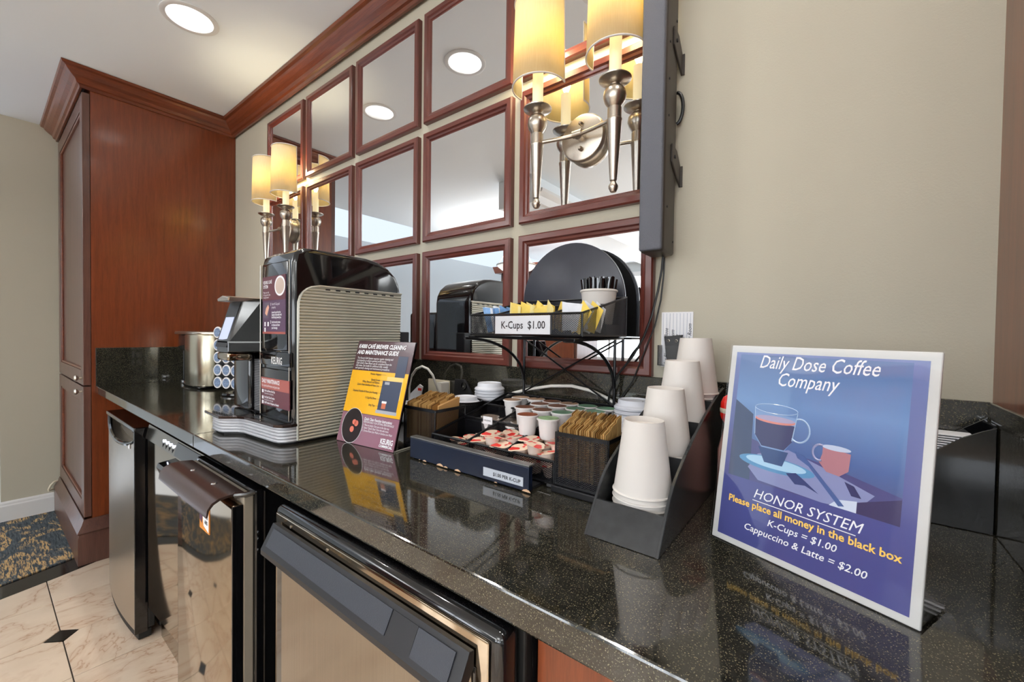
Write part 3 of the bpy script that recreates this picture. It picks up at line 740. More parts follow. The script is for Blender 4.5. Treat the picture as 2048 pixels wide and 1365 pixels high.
disc(B(), -.420, 1.335, .032, .027, -.5068).go('picture_cup', M['paper'], ps); disc(B(), -.420, 1.335, .026, .022, -.5070).go('picture_foam', plain('latte_print', (196, 176, 164), .5), ps)
B().poly([(-.522, -.5067, 1.248), (-.490, -.5067, 1.248), (-.484, -.5067, 1.292), (-.522, -.5067, 1.292)]).go('picture_hand', plain('grey_print', (96, 84, 100), .5), ps)
B().poly([(-.512, -.5069, 1.262), (-.500, -.5069, 1.255), (-.486, -.5069, 1.278), (-.492, -.5069, 1.286), (-.506, -.5069, 1.276)]).go('picture_hand', plain('skin_print', (222, 170, 146), .5), ps)
b = text_mesh([('KEURIG CAFÉ', -.523, 1.344, .0125, 0, .0003, .72, 'LEFT'), ('SYSTEM', -.523, 1.332, .0125, 0, .0003, .72, 'LEFT'),
               ('Please use only', -.523, 1.318, .0075, 0, 0, .8, 'LEFT'), ('K-Cup pods in the', -.523, 1.311, .0075, 0, 0, .8, 'LEFT'), ('Keurig brewer', -.523, 1.304, .0075, 0, 0, .8, 'LEFT'),
               ('1', -.478, 1.283, .011, 0, .0003, 1, 'LEFT'), ('Insert K-Cup pod', -.469, 1.284, .0095, 0, 0, .72, 'LEFT'), ('properly.', -.469, 1.275, .0095, 0, 0, .72, 'LEFT'),
               ('Lower the pod into the', -.469, 1.262, .008, 0, .0002, .72, 'LEFT'), ('chamber horizontally with', -.469, 1.255, .008, 0, .0002, .72, 'LEFT'), ('the lid facing toward you.', -.469, 1.248, .008, 0, .0002, .72, 'LEFT'),
               ('2', -.478, 1.234, .011, 0, .0003, 1, 'LEFT'), ('Use the touch screen', -.469, 1.235, .0085, 0, .0002, .72, 'LEFT'), ('to choose and brew', -.469, 1.227, .0085, 0, .0002, .72, 'LEFT'), ('your beverage.', -.469, 1.219, .0085, 0, .0002, .72, 'LEFT')])
xform(b, Matrix.Translation((0, -.5072, 0))); b.go('lettering', M['wink'], ps, fix=False)
b = B()
for x_, z_ in ((-.512, 1.232), (-.492, 1.232), (-.512, 1.216)): b.box(x_ - .004, x_ + .004, -.5070, -.5067, z_ - .006, z_ + .006)
b.go('picture_icon', M['paper'], ps)
ms = B().box(-.538, -.364, -.5062, -.5040, 1.004, 1.082).go('maintenance_card', M['dkred'], kb, label='maroon maintenance card')
B().box(-.538, -.364, -.5066, -.5062, 1.050, 1.082).go('card_header', M['red2'], ms)
b = text_mesh([('DAILY MAINTENANCE', -.532, 1.067, .0155, 0, .0004, .72, 'LEFT'), ('For optimal performance and great taste', -.532, 1.056, .0095, 0, 0, .72, 'LEFT'),
               ('After Last Brew of the Day', -.515, 1.042, .0085, 0, .0002, .72, 'LEFT'), ('Clean exterior and drip tray.', -.515, 1.035, .007, 0, 0, .72, 'LEFT'),
               ('Run Quick Clean Function', -.515, 1.024, .0085, 0, .0002, .72, 'LEFT'), ('See reverse for more steps.', -.515, 1.017, .007, 0, 0, .72, 'LEFT'),
               ('Refill Powder in Hoppers as Needed', -.515, 1.0085, .0085, 0, .0002, .72, 'LEFT')])
xform(b, Matrix.Translation((0, -.5070, 0))); b.go('lettering', M['wink'], ms, fix=False)
b = B()
for z_ in (1.042, 1.024, 1.011): b.box(-.531, -.521, -.5070, -.5067, z_ - .004, z_ + .005)
b.go('picture_icon', M['paper'], ms)
# left section: rear body, column, vent grille, brew head
B().box(-.735, -.5605, -.490, -.165, .925, 1.300, .012, 3).go('left_body', M['black'], kb, True)
B().prism([(-.655, 1.125), (-.745, 1.125)][:0] + [(-.740, -.49), (-.700, -.545), (-.662, -.577), (-.577, -.577), (-.552, -.50), (-.548, -.47), (-.740, -.47)], 2, 1.178, 1.182, 0).go('head_seam', M['chrome'], kb)
b = B()
top = [(-.720, -.47), (-.690, -.52), (-.652, -.542), (-.578, -.540), (-.560, -.50), (-.556, -.47)]
bot = [(-.740, -.47), (-.705, -.545), (-.664, -.577), (-.577, -.577), (-.553, -.50), (-.550, -.47)]
vt = [b.bm.verts.new((x, y, 1.300)) for x, y in top]; vb = [b.bm.verts.new((x, y, 1.182)) for x, y in bot]; vc = [b.bm.verts.new((x, y, 1.150)) for x, y in bot]
b.bm.faces.new(vt); b.bm.faces.new(vc)
for A_, C_ in ((vb, vt), (vc, vb)):
    for i in range(6): b.bm.faces.new((A_[i], A_[(i + 1) % 6], C_[(i + 1) % 6], C_[i]))
hd_ = b.go('brew_head', M['black'], kb)
bv = hd_.modifiers.new('bevel', 'BEVEL'); bv.width = .004; bv.segments = 3
# sloping face plate with the lit touch screen
fa = lambda u, t, l: tuple(Vector((-.654, -.5435, 1.294)).lerp(Vector((-.580, -.5415, 1.294)), u).lerp(Vector((-.666, -.5775, 1.165)).lerp(Vector((-.579, -.5775, 1.165)), u), t) + Vector((0, -.96, .27)) * l)
def plate(b, u0, u1, t0, t1, l0, l1):
    vs = [b.bm.verts.new(fa(*q)) for q in ((u0, t0, l0), (u1, t0, l0), (u1, t1, l0), (u0, t1, l0), (u0, t0, l1), (u1, t0, l1), (u1, t1, l1), (u0, t1, l1))]
    for f in ((0, 1, 2, 3), (4, 5, 6, 7), (0, 1, 5, 4), (1, 2, 6, 5), (2, 3, 7, 6), (3, 0, 4, 7)): b.bm.faces.new([vs[i] for i in f])
    return b
plate(B(), 0, 1, 0, 1, -.002, .003).go('face_plate', M['blackm'], hd_)
plate(B(), .12, .88, .34, .84, .003, .0038).go('touch_screen', plain('screen_glow', (176, 184, 214), .2, emis=.55), hd_, label='pale blue lit touch screen')
B().prism([(-.580, .0)][:0] + [(-.655, 1.296), (-.575, 1.296), (-.570, 1.306), (-.62, 1.312), (-.66, 1.304)], 1, -.578, -.47, .003).go('lid_lever', M['nickel'], hd_)
B().box(-.664, -.578, -.577, -.515, 1.127, 1.150, .006, 3).go('spout', M['mirrorsteel'], kb, True)
B().box(-.735, -.61, -.512, -.488, .975, 1.15, .010, 3).go('splash_column', M['black'], kb, True)
vg = B().box(-.609, -.5605, -.4975, -.489, .975, 1.13).go('vent_grille', M['blackm'], kb)
b = B()
for k in range(30): b.box(-.605, -.565, -.4995, -.4975, .98 + k * .005, .9822 + k * .005)
b.go('louvre', plain('grey_plastic', (120, 120, 124), .4), vg)
# drip tray and ribbed base
tray = [(-.742, -.585), (-.610, -.589), (-.575, -.555), (-.552, -.545), (-.385, -.537), (-.360, -.525), (-.353, -.505), (-.353, -.487), (-.56, -.487), (-.742, -.487)]
B().prism(tray, 2, .9625, .9700, .0015, 2).go('drip_tray', M['chrome'] if False else plain('tray_gloss', (58, 44, 40), .08, .6), kb)
B().box(-.545, -.372, -.530, -.500, .970, .9712).go('tray_mat', M['black'], kb)
b = B()
for k in range(13): b.box(-.70 + k * .0105, -.694 + k * .0105, -.578 + .0008 * k, -.508, .9705, .9745)
b.go('drip_grate', M['chrome'], kb, label='chrome slotted grate')
outl = [(-.56, -.30), (-.700, -.30), (-.700, -.560), (-.694, -.574), (-.682, -.580), (-.630, -.581), (-.615, -.576), (-.585, -.549), (-.565, -.541), (-.400, -.531), (-.378, -.526), (-.366, -.515), (-.3595, -.499), (-.3595, -.487), (-.40, -.44)]
b = B(); n = len(outl); nor = []
for i in range(n):
    a_, c_ = Vector(outl[i - 1]), Vector(outl[(i + 1) % n]); d_ = (c_ - a_).normalized(); nor.append((-d_.y, d_.x))
ccx, ccy = -.53, -.45; prev = None; zz = .921
while zz <= .9625:
    off = .0028 * abs(math.sin(PI * (((zz - .921) / pitch) % 1))) ** .7
    ring = []
    for (x, y), (nx, ny) in zip(outl, nor):
        if nx * (x - ccx) + ny * (y - ccy) < 0: nx, ny = -nx, -ny
        ring.append(b.bm.verts.new((x + nx * off, y + ny * off, zz)))
    if prev:
        for i in range(n): b.bm.faces.new((prev[i], prev[(i + 1) % n], ring[(i + 1) % n], ring[i]))
    else: b.bm.faces.new(ring)
    prev = ring; zz += pitch / 6
b.bm.faces.new(prev); b.go('ribbed_base', M['ribsb'], kb, True)
B().prism([(-.55, -.30), (-.69, -.30), (-.69, -.57), (-.62, -.572), (-.57, -.535), (-.38, -.521), (-.366, -.49), (-.366, -.2), (-.55, -.2)], 2, .9155, .9215).go('foot', M['rubber'], kb)

# ------------------------------------------------------------------ maintenance guide in an acrylic stand
gs = thing('guide_stand', 'brewer cleaning guide in a slanted clear acrylic stand beside ribbed brewer', 'sign', (-.319, -.401, .9155), (math.radians(-15), 0, math.radians(6.2)))
W_, H_ = .2233, .282
M['yel'] = plain('yellow_print', (240, 178, 20), .25, coat=.6)
M['plumc'] = plain('dark_plum_print', (72, 44, 52), .25, coat=.6)
M['pinkc'] = plain('dusty_rose_print', (140, 96, 112), .25, coat=.6)
def lq(b, x0, x1, z0, z1, y): return b.poly([(x0, y, z0), (x1, y, z0), (x1, y, z1), (x0, y, z1)])
bd = B().box(0, W_, 0, .0030, 0, H_, .0005, 1).go('print_card', M['plumc'], gs, local=True)
B().box(-.002, W_ + .002, .0031, .0052, 0, H_ + .001).go('acrylic_back', M['acr'], gs, local=True)
lq(B(), .001, W_ - .001, .29 * H_, .70 * H_, -.0003).go('yellow_field', M['yel'], bd, local=True, fix=False)
lq(B(), .001, W_ - .001, .001, .285 * H_, -.0003).go('lower_field', M['pinkc'], bd, local=True, fix=False)
B().poly([(.66 * W_, -.0005, .45 * H_), (.93 * W_, -.0005, .45 * H_), (.93 * W_, -.0005, .66 * H_), (.66 * W_, -.0005, .66 * H_)]).go('picture_shadow', plain('pale_gold_print', (238, 200, 120), .3), bd, local=True, fix=False)
pm = lq(lq(B(), .60 * W_, .92 * W_, .34 * H_, .62 * H_, -.0006), .78 * W_, .94 * W_, .66 * H_, .86 * H_, -.0006).go('picture_machine', plain('navy_print', (52, 62, 84), .3), bd, local=True, fix=False)
lq(lq(B(), .58 * W_, .93 * W_, .315 * H_, .345 * H_, -.0007), .64 * W_, .72 * W_, .585 * H_, .61 * H_, -.0007).go('picture_tray', plain('silver_print', (170, 172, 178), .3), bd, local=True, fix=False)
lq(B(), .66 * W_, .73 * W_, .36 * H_, .41 * H_, -.0008).go('picture_cup', plain('terracotta_print', (196, 110, 80), .3), bd, local=True, fix=False)
lq(B(), .655 * W_, .735 * W_, .41 * H_, .43 * H_, -.0008).go('picture_cup', M['paper'], bd, local=True, fix=False)
disc(B(), .23 * W_, .165 * H_, .040, .046, -.0007).go('picture_circle', plain('black_print', (30, 20, 24), .3), bd, local=True, fix=False)
B().tube([(.23 * W_ + .0405 * math.cos(k * PI / 16), -.0008, .165 * H_ + .0465 * math.sin(k * PI / 16)) for k in range(33)], .0006, 4).go('circle_ring', M['paper'], bd, local=True)
disc(disc(disc(B(), .26 * W_, .20 * H_, .008, .007, -.0009), .35 * W_ * .85, .19 * H_, .008, .008, -.0009), .24 * W_, .13 * H_, .008, .008, -.0009).go('picture_icon', plain('salmon_print', (220, 120, 100), .3), bd, local=True, fix=False)
T = [('K4000 CAFÉ BREWER CLEANING', .03 * W_, .925 * H_, .0165, .22, .0005, .78, 'LEFT'), ('AND MAINTENANCE GUIDE', .03 * W_, .865 * H_, .0165, .22, .0005, .78, 'LEFT'),
     ('The Keurig Café System requires regular cleaning and', .05 * W_, .815 * H_, .0085, .2, 0, .78, 'LEFT'), ('maintenance to ensure optimal performance.', .05 * W_, .79 * H_, .0085, .2, 0, .78, 'LEFT'),
     ('Daily Quick Clean Rinses can be completed from the', .05 * W_, .765 * H_, .0085, .2, 0, .78, 'LEFT'), ('side menu. See inside for additional daily, weekly', .05 * W_, .74 * H_, .0085, .2, 0, .78, 'LEFT'), ('and quarterly cleaning and maintenance procedures.', .05 * W_, .715 * H_, .0085, .2, 0, .78, 'LEFT'),
     ('Quick Clean Function Instructions', .42 * W_, .235 * H_, .0105, .2, .0002, .72, 'LEFT'), ('PERFORM DAILY FOR OPTIMAL PERFORMANCE', .42 * W_, .21 * H_, .0075, .2, 0, .72, 'LEFT'),
     ('1. Place an empty 12oz cup on the drip tray', .42 * W_, .183 * H_, .0078, .2, 0, .72, 'LEFT'), ('2. Select "Quick Clean" from the side menu', .42 * W_, .157 * H_, .0078, .2, 0, .72, 'LEFT'), ('3. Choose Rinse Line Wash or Sanitize Line Wash', .42 * W_, .131 * H_, .0078, .2, 0, .72, 'LEFT'),
     ('KEURIG', .97 * W_, .055 * H_, .0185, 0, .0006, .72, 'RIGHT'), ('COMMERCIAL', .97 * W_, .025 * H_, .0085, 0, .0003, .9, 'RIGHT')]
b = text_mesh(T); xform(b, Matrix.Translation((0, -.0009, 0))); b.go('lettering', M['wink'], bd, local=True, fix=False)
T = [(s_, .55 * W_, z_ * H_, .0082, 0, .0001, .75, 'RIGHT') for s_, z_ in (('Powder Hoppers', .665), ('Keurig Screen', .61), ('Whip, Rinse & Lock Button', .585), ('Quick Clean Interface & Rinse Line', .555), ('Dispense Nozzles & Rinse Line Housing', .49), ('K-Cup Pod Brew', .435), ('Drip Tray', .37))]
b = text_mesh(T); xform(b, Matrix.Translation((0, -.0009, 0)))
for z_ in (.665, .61, .555, .49, .435, .37): lq(b, .56 * W_, .64 * W_, z_ * H_ + .002, z_ * H_ + .0026, -.0009)
b.go('lettering', M['ink'], bd, local=True, fix=False)
# clear foot lying on the counter (undo the lean)
ft = B().box(0, W_, .001, .082, .0003, .0028, .0005, 1).go('acrylic_foot', M['acr'], gs, local=True)
ft.data.transform(Matrix.Rotation(math.radians(15), 4, 'X'))
eg = B().box(0, W_, .081, .0822, .0003, .0030).box(W_ - .001, W_, .001, .082, .0003, .003).go('acrylic_foot_edge', M['edge'], gs, local=True)
eg.data.transform(Matrix.Rotation(math.radians(15), 4, 'X'))

# ------------------------------------------------------------------ small brewer and pod carousel, far left of the counter
sk = thing('pod_brewer', 'small stainless pod coffee brewer at the far end of counter by the tall cabinet', 'coffee machine', (-1.93, -.26, .9155))
B().prism([(-1.85 + .15 * math.cos(k * PI / 20), -.258 + .092 * math.sin(k * PI / 20)) for k in range(40)], 2, .928, 1.186, .003).go('body', plain('brewer_steel_sleeve', (196, 188, 166), .24, 1), sk, True)
B().prism([(-2.12, -.325), (-2.10, -.34), (-1.80, -.340), (-1.74, -.31), (-1.705, -.258), (-1.74, -.205), (-1.80, -.175), (-2.10, -.175), (-2.12, -.19)], 2, 1.1865, 1.203, .005, 3).go('lid', M['nickel'], sk, True)
B().box(-1.99, -1.72, -.33, -.185, .9155, .927, .004).go('foot', M['black'], sk, True)
B().prism([(-2.001, 1.10), (-2.105, 1.10), (-2.135, 1.115), (-2.12, 1.186), (-2.001, 1.186)], 1, -.318, -.197, .006, 3).go('brew_head', M['black'], sk, True)
B().prism([(-2.139, 1.108), (-2.132, 1.106), (-2.118, 1.183), (-2.125, 1.185)], 1, -.312, -.203, .002).go('handle_plate', M['nickel'], sk)
B().box(-2.012, -2.001, -.325, -.285, .935, 1.10, .003).box(-2.012, -2.001, -.235, -.195, .935, 1.10, .003).go('support_column', M['black'], sk)
B().lathe([(0, .9155), (.052, .9155), (.055, .920), (.055, .930), (.052, .935), (0, .935)], -2.075, -.265, 0, 32).go('drip_tray', M['chrome'], sk, True)
CX, CY, CA = -1.417, -.237, math.radians(-70)
cr = thing('pod_carousel', 'black round-based pod carousel filled with white-rimmed pods behind the brewer head', 'pod holder', (CX, CY, .9155), (0, 0, CA))
B().lathe([(0, 0), (.090, 0), (.094, .004), (.092, .012), (.03, .024), (.022, .028), (0, .028)], 0, 0, 0, 40).go('base', M['black'], cr, True, local=True)
b = B().box(-.046, .046, -.028, .028, .030, .312, .004)
b.go('tower', M['blackm'], cr, True, local=True)
for sg in (-1, 1): B().box(sg * .074 - .004, sg * .074 + .004, -.080, .080, .036, .306, .003).go('side_frame', M['blackm'], cr, True, local=True)
B().tube([(0, 0, .310), (0, 0, .33)], .006, 8).lathe([(.012, .33), (.012, .336), (0, .338)], 0, 0, 0, 16).go('finial', M['black'], cr, True, local=True)
blu = plain('blue_pod_lid', (112, 130, 158), .35, var=.5, vs=130)
def pod(name, lidmat, label, group, fr_=.0238):
    p = thing(name, label, 'coffee pod', (0, 0, 0), group=group)
    B().lathe([(0, 0), (.0180, 0), (.0185, .002), (.0225, .041), (.0255, .0415), (.0258, .0435), (.0245, .0445), (.0235, .0445)], 0, 0, 0, 26).go('cup', M['pod'], p, True, local=True)
    B().lathe([(.0245, .0445), (fr_ + .0003, .0446), (fr_, .0452)], 0, 0, 0, 26).go('rim', M['pod'], p, True, local=True)
    B().lathe([(fr_, .0446), (fr_ - .0006, .0452), (0, .0452)], 0, 0, 0, 26).go('foil_lid', lidmat, p, True, local=True)
    return p
G = 'pods in the black carousel'
cp = pod('coffee_pod', blu, 'white-rimmed coffee pod with blue lid held in the black carousel', G, .0198)
first = True
for r in range(5):
    for side in (0, 1):
        for k in range(3):
            ang = CA + side * PI; n_ = Vector((math.cos(ang), math.sin(ang), 0)); t_ = Vector((-n_.y, n_.x, 0))
            o = cp if first else dup(cp); first = False
            o.rotation_euler = (n_ + Vector((0, 0, .06))).to_track_quat('Z', 'Y').to_euler()
            o.location = Vector((CX, CY, .9155 + .058 + r * .0565)) + n_ * .048 + t_ * (k - 1) * .0525
            o['label'] = 'white-rimmed coffee pod with blue lid on the %s face of the black carousel' % ('camera-side' if side == 0 else 'wall-side')
            o['group'] = 'pods on the %s face of the carousel' % ('camera-side' if side == 0 else 'wall-side')

# ------------------------------------------------------------------ mesh organiser with drawer
def rim(b, pts, r=.0028):
    for p, q in zip(pts, pts[1:]): b.tube([p, q], r, 6)
    return b
og = thing('pod_organizer', 'black mesh pod and creamer organizer tray with navy drawer on the counter', 'organizer', (.16, -.18, .9155))
TX0, TX1, TY0, TY1 = -.012, .337, -.325, -.030
rz = lambda y: .968 + (y - TY0) * .232
# drawer chassis
dr = B().box(-.035, .312, -.375, -.362, .9175, .9645, .0015).go('drawer_front', M['navy'], og)
B().box(-.035, .312, -.375, -.355, .9645, .9675, .001).go('drawer_lip', plain('worn_steel_edge', (120, 120, 118), .3, .6), dr)
b = B(); random.seed(3)
for x_, s_ in ((.0, .002), (.018, .006), (.070, .011), (.088, .006), (.125, .009), (.232, .004), (.307, .010)):
    b.prism([(x_ - s_, .9176), (x_ + s_, .9176), (x_ + s_ * .6, .9176 + s_ * .35), (x_, .9176 + s_ * .5), (x_ - s_ * .7, .9176 + s_ * .3)], 1, -.3757, -.3748)
b.go('paint_chip', M['chip'], dr, label='chipped paint showing pale wood')
lb = B().box(.200, .300, -.3768, -.3752, .926, .943).go('label_strip', plain('label_silver', (196, 200, 208), .35), dr, label='white label strip')
b = text_mesh([('$1.00 PER K-CUP', 0, 0, .0098, 0, .0002, .95, 'LEFT')]); xform(b, Matrix.Translation((.226, -.3771, .931))); b.go('lettering', M['ink'], lb, fix=False)
B().box(-.030, .307, -.362, -.10, .9165, .9215).go('drawer_tray', M['blackm'], og)
# mesh walls, floors and dividers
b = B()
b.quad((TX0, TY0, .926), (TX1, TY0, .926), (TX1, TY0, rz(TY0)), (TX0, TY0, rz(TY0)))
b.quad((TX0, TY1, .926), (TX1, TY1, .926), (TX1, TY1, rz(TY1)), (TX0, TY1, rz(TY1)))
b.quad((TX0, TY0, .926), (TX0, TY1, .926), (TX0, TY1, rz(TY1)), (TX0, TY0, rz(TY0)))
b.quad((TX1, TY0, .926), (TX1, TY1, .926), (TX1, TY1, rz(TY1)), (TX1, TY0, rz(TY0)))
b.go('mesh_wall', M['mesh'], og, fix=False)
b = B(); DX = [.103, .217]; DY = [-.213, -.125]
for x in DX: b.quad((x, TY0, .926), (x, TY1, .926), (x, TY1, rz(TY1)), (x, TY0, rz(TY0) - .002))
for y in DY: b.quad((TX0, y, .926), (TX1, y, .926), (TX1, y, rz(y)), (TX0, y, rz(y)))
b.go('mesh_divider', M['mesh'], og, fix=False)
b = B(); b.quad((TX0, TY0, .927), (TX1, TY0, .927), (TX1, -.213, .927), (TX0, -.213, .927)); b.quad((TX0, -.213, .9855), (TX1, -.213, .9855), (TX1, TY1, .9855), (TX0, TY1, .9855))
b.go('mesh_floor', M['mesh'], og, fix=False)
rim(rim(rim(rim(B(), [(TX0, TY0, rz(TY0)), (TX1, TY0, rz(TY0)), (TX1, TY1, rz(TY1)), (TX0, TY1, rz(TY1)), (TX0, TY0, rz(TY0))], .0030),
    [(TX0, TY0, .926), (TX1, TY0, .926), (TX1, TY1, .926), (TX0, TY1, .926), (TX0, TY0, .926)]), [(TX1, TY0, .92), (TX1, TY0, rz(TY0))], .0042), [(TX0, TY0, .92), (TX0, TY0, rz(TY0))]).go('rim_frame', M['wire'], og)
b = B()
for x in DX: rim(b, [(x, TY0, rz(TY0)), (x, TY1, rz(TY1))], .0030)
for y in DY: rim(b, [(TX0, y, rz(y)), (TX1, y, rz(y))], .0030)
b.go('divider_rim', M['wire'], og)
b = B()
for x in (.02, .10, .18, .25, .31): b.lathe([(.0016, 0), (.0016, -.0008), (0, -.001)], x, TY0 - .0038, rz(TY0), 8, ax=1)
b.go('rivet', M['chrome'], og)
b = B()
for x in (.0, .325):
    for y in (-.315, -.05): b.box(x - .008, x + .008, y - .008, y + .008, .9156, .926, .002)
b.go('foot', plain('grey_rubber', (70, 70, 72), .6), og)
ol = B().box(.058, .088, -.2195, -.2175, .986, 1.0045).go('section_label', M['paper'], og, label='small white ORIGINAL label')
b = text_mesh([('ORIGINAL', 0, 0, .006, 0, 0, .9, 'LEFT')]); xform(b, Matrix.Translation((.060, -.2198, .993))); b.go('lettering', M['ink'], ol, fix=False)

def caddy(name, label, x0, x1, y0, y1, z0, z1):
    c = thing(name, label, 'caddy', ((x0 + x1) / 2, (y0 + y1) / 2, z0))
    b = B()
    for p, q in (((x0, y0), (x1, y0)), ((x1, y0), (x1, y1)), ((x1, y1), (x0, y1)), ((x0, y1), (x0, y0))): b.quad((*p, z0), (*q, z0), (*q, z1), (*p, z1))
    b.go('mesh_wall', M['mesh'], c, fix=False)
    B().box(x0, x1, y0, y1, z0 + .0005, z0 + .002).go('bottom', M['blackm'], c)
    b = B()
    for p, q in (((x0, y0), (x1, y0)), ((x1, y0), (x1, y1)), ((x1, y1), (x0, y1)), ((x0, y1), (x0, y0))):
        b.box(min(p[0], q[0]) - .001, max(p[0], q[0]) + .001, min(p[1], q[1]) - .001, max(p[1], q[1]) + .001, z1 - .007, z1 + .0005)
        b.box(min(p[0], q[0]) - .001, max(p[0], q[0]) + .001, min(p[1], q[1]) - .001, max(p[1], q[1]) + .001, z0 + .0002, z0 + .005)
    b.go('rim_band', M['wire'], c)
    b = B()
    for p in ((x0, y0), (x1, y0), (x1, y1), (x0, y1)): b.tube([(*p, z0 + .001), (*p, z1)], .0018, 6)
    b.go('corner_wire', M['wire'], c)
    return c
caddy('sugar_caddy', 'black mesh caddy full of gold sugar packets right of the creamer tray', .345, .452, -.334, -.258, .930, 1.030)
caddy('sugar_caddy', 'black mesh caddy of gold sugar packets at left end of creamer tray', -.136, -.016, -.314, -.208, .9165, 1.022)
st = B().box(.338, .457, -.340, -.20, .9157, .929, .002).go('caddy_shelf', M['wire']); tag(base_at(st, (.4, -.27, .9157)), 'flat black wire shelf under the right sugar caddy', 'shelf')
# sugar packets: each one a folded paper packet standing on edge
def packet_mesh(name, w, h, t, mat):
    b = B(); n = 4
    v = []
    for s_ in (-1, 1):
        v.append([[b.bm.verts.new((s_ * t * (.5 if 0 < i < n and 0 < j < 2 else .12), -w / 2 + w * i / n, h * j / 2 + (.30 * w * (i / n - .5) if j == 2 else 0))) for j in range(3)] for i in range(n + 1)])
    for s_ in (0, 1):
        for i in range(n):
            for j in range(2): b.bm.faces.new((v[s_][i][j], v[s_][i + 1][j], v[s_][i + 1][j + 1], v[s_][i][j + 1]))
    for i in range(n):
        for j in (0, 2): b.bm.faces.new((v[0][i][j], v[0][i + 1][j], v[1][i + 1][j], v[1][i][j]))
    for j in range(2):
        for i in (0, n): b.bm.faces.new((v[0][i][j], v[0][i][j + 1], v[1][i][j + 1], v[1][i][j]))
    return b.go(name, mat, fix=True)
sp = packet_mesh('sugar_packet', .0215, .098, .0030, M['gold']); used = False
for col_, x0 in ((0, .3505), (1, .4005)):
    for k in range(14):
        for row in range(3):
            o = sp if not used else sp.copy()
            if used: COL.objects.link(o)
            used = True
            o.location = (x0 + k * .00335 + random.uniform(-.0003, .0003), -.3205 + row * .0238 + random.uniform(-.0006, .0006), .9445 + row * .0085 + random.uniform(-.002, .002))
            o.rotation_euler = (0, 0, random.uniform(-.05, .05))
            rn = '%s row, %s column' % (('front', 'middle', 'back')[row], ('left', 'right')[col_]); tag(o, 'gold sugar packet in the %s of the mesh caddy beside paper cups' % rn, 'sugar packet', 'right caddy sugar packets, ' + rn)
for col_, x0 in ((0, -.130), (1, -.0915), (2, -.053)):
    for k in range(10 if col_ < 2 else 7):
        for row in range(3):
            o = sp.copy(); COL.objects.link(o)
            o.location = (x0 + k * .0036, -.299 + row * .028, .936 + row * .008 + random.uniform(-.002, .002))
            o.rotation_euler = (0, 0, random.uniform(-.05, .05))
            rn = '%s row, %s column' % (('front', 'middle', 'back')[row], ('left', 'middle', 'right')[col_]); tag(o, 'gold sugar packet in the %s of the left mesh caddy' % rn, 'sugar packet', 'left caddy sugar packets, ' + rn)
for k in range(2):
    o = B().prism([(-.305 + k * .006, .93), (-.235, .93), (-.225, 1.046), (-.30 + k * .006, 1.030)], 0, -.0225 - k * .007, -.0195 - k * .007, .0008).go('sugar_envelope', M['tan'])
    tag(base_at(o, (-.021 - k * .007, -.265, .93)), ['wide tan paper envelope at the right side of left sugar caddy', 'second tan envelope tucked behind the first in left sugar caddy'][k], 'envelope')

# coffee pods in the organiser
cols = {'brown': plain('brown_pod_lid', (120, 68, 42), .35, var=.4, vs=220), 'tan': plain('tan_pod_lid', (176, 140, 112), .35, var=.3, vs=220), 'green': plain('green_pod_lid', (104, 150, 118), .3, var=.22, vs=120), 'grey': plain('grey_pod_lid', (150, 132, 118), .35, var=.35, vs=200), 'orange': plain('orange_brown_pod_lid', (168, 84, 44), .35, var=.4, vs=200), 'mint': plain('mint_pod_lid', (178, 214, 160), .3, var=.2, vs=100)}
Z0 = .9895
groups = {'brown': 'coffee pods with brown lids in the organizer', 'tan': 'coffee pods with tan lids in the organizer', 'green': 'coffee pods with green lids in the organizer', 'grey': 'coffee pods with grey lids low in the organizer'}
plist = [('tan', .056, -.058), ('tan', .108, -.056), ('tan', .066, -.109), ('brown', .162, -.060), ('brown', .159, -.113), ('tan', .214, -.058), ('brown', .211, -.111),
         ('brown', .158, -.178), ('brown', .211, -.180), ('green', .268, -.060), ('green', .320, -.062), ('green', .264, -.113), ('green', .264, -.178), ('green', .317, -.116)]
protos = {}
for c_, x, y in plist:
    if c_ not in protos:
        o = protos[c_] = pod('coffee_pod', cols[c_], 'white coffee pod with %s lid standing in the back rows of organizer' % c_, groups[c_])
    else: o = dup(protos[c_])
    o.location = (x, y, Z0); o.rotation_euler = (0, 0, random.uniform(0, 6))
o = pod('coffee_pod', cols['orange'], 'full white coffee pod with orange-brown lid in front of the brown-lidded pods', None); o.location = (.208, -.236, .986) ; 
o = pod('coffee_pod', cols['mint'], 'full white coffee pod with pale mint lid left of the gold sugar packets', None); o.location = (.267, -.240, .986)
for o_ in (o,): pass
for o_ in [q for q in bpy.data.objects if q.get('group') is None and q.name.startswith('coffee_pod')]:
    if 'group' in o_: del o_['group']
gp = None
for x, y in ((.035, -.168), (.083, -.150), (.062, -.192), (.125, -.150), (.015, -.142), (.140, -.192)):
    if gp is None: o = gp = pod('coffee_pod', cols['grey'], 'white coffee pod with grey-brown lid sitting low in the middle row of organizer', groups['grey'])
    else: o = dup(gp)
    o.location = (x, y, .9420) if False else (x, y, .9430)
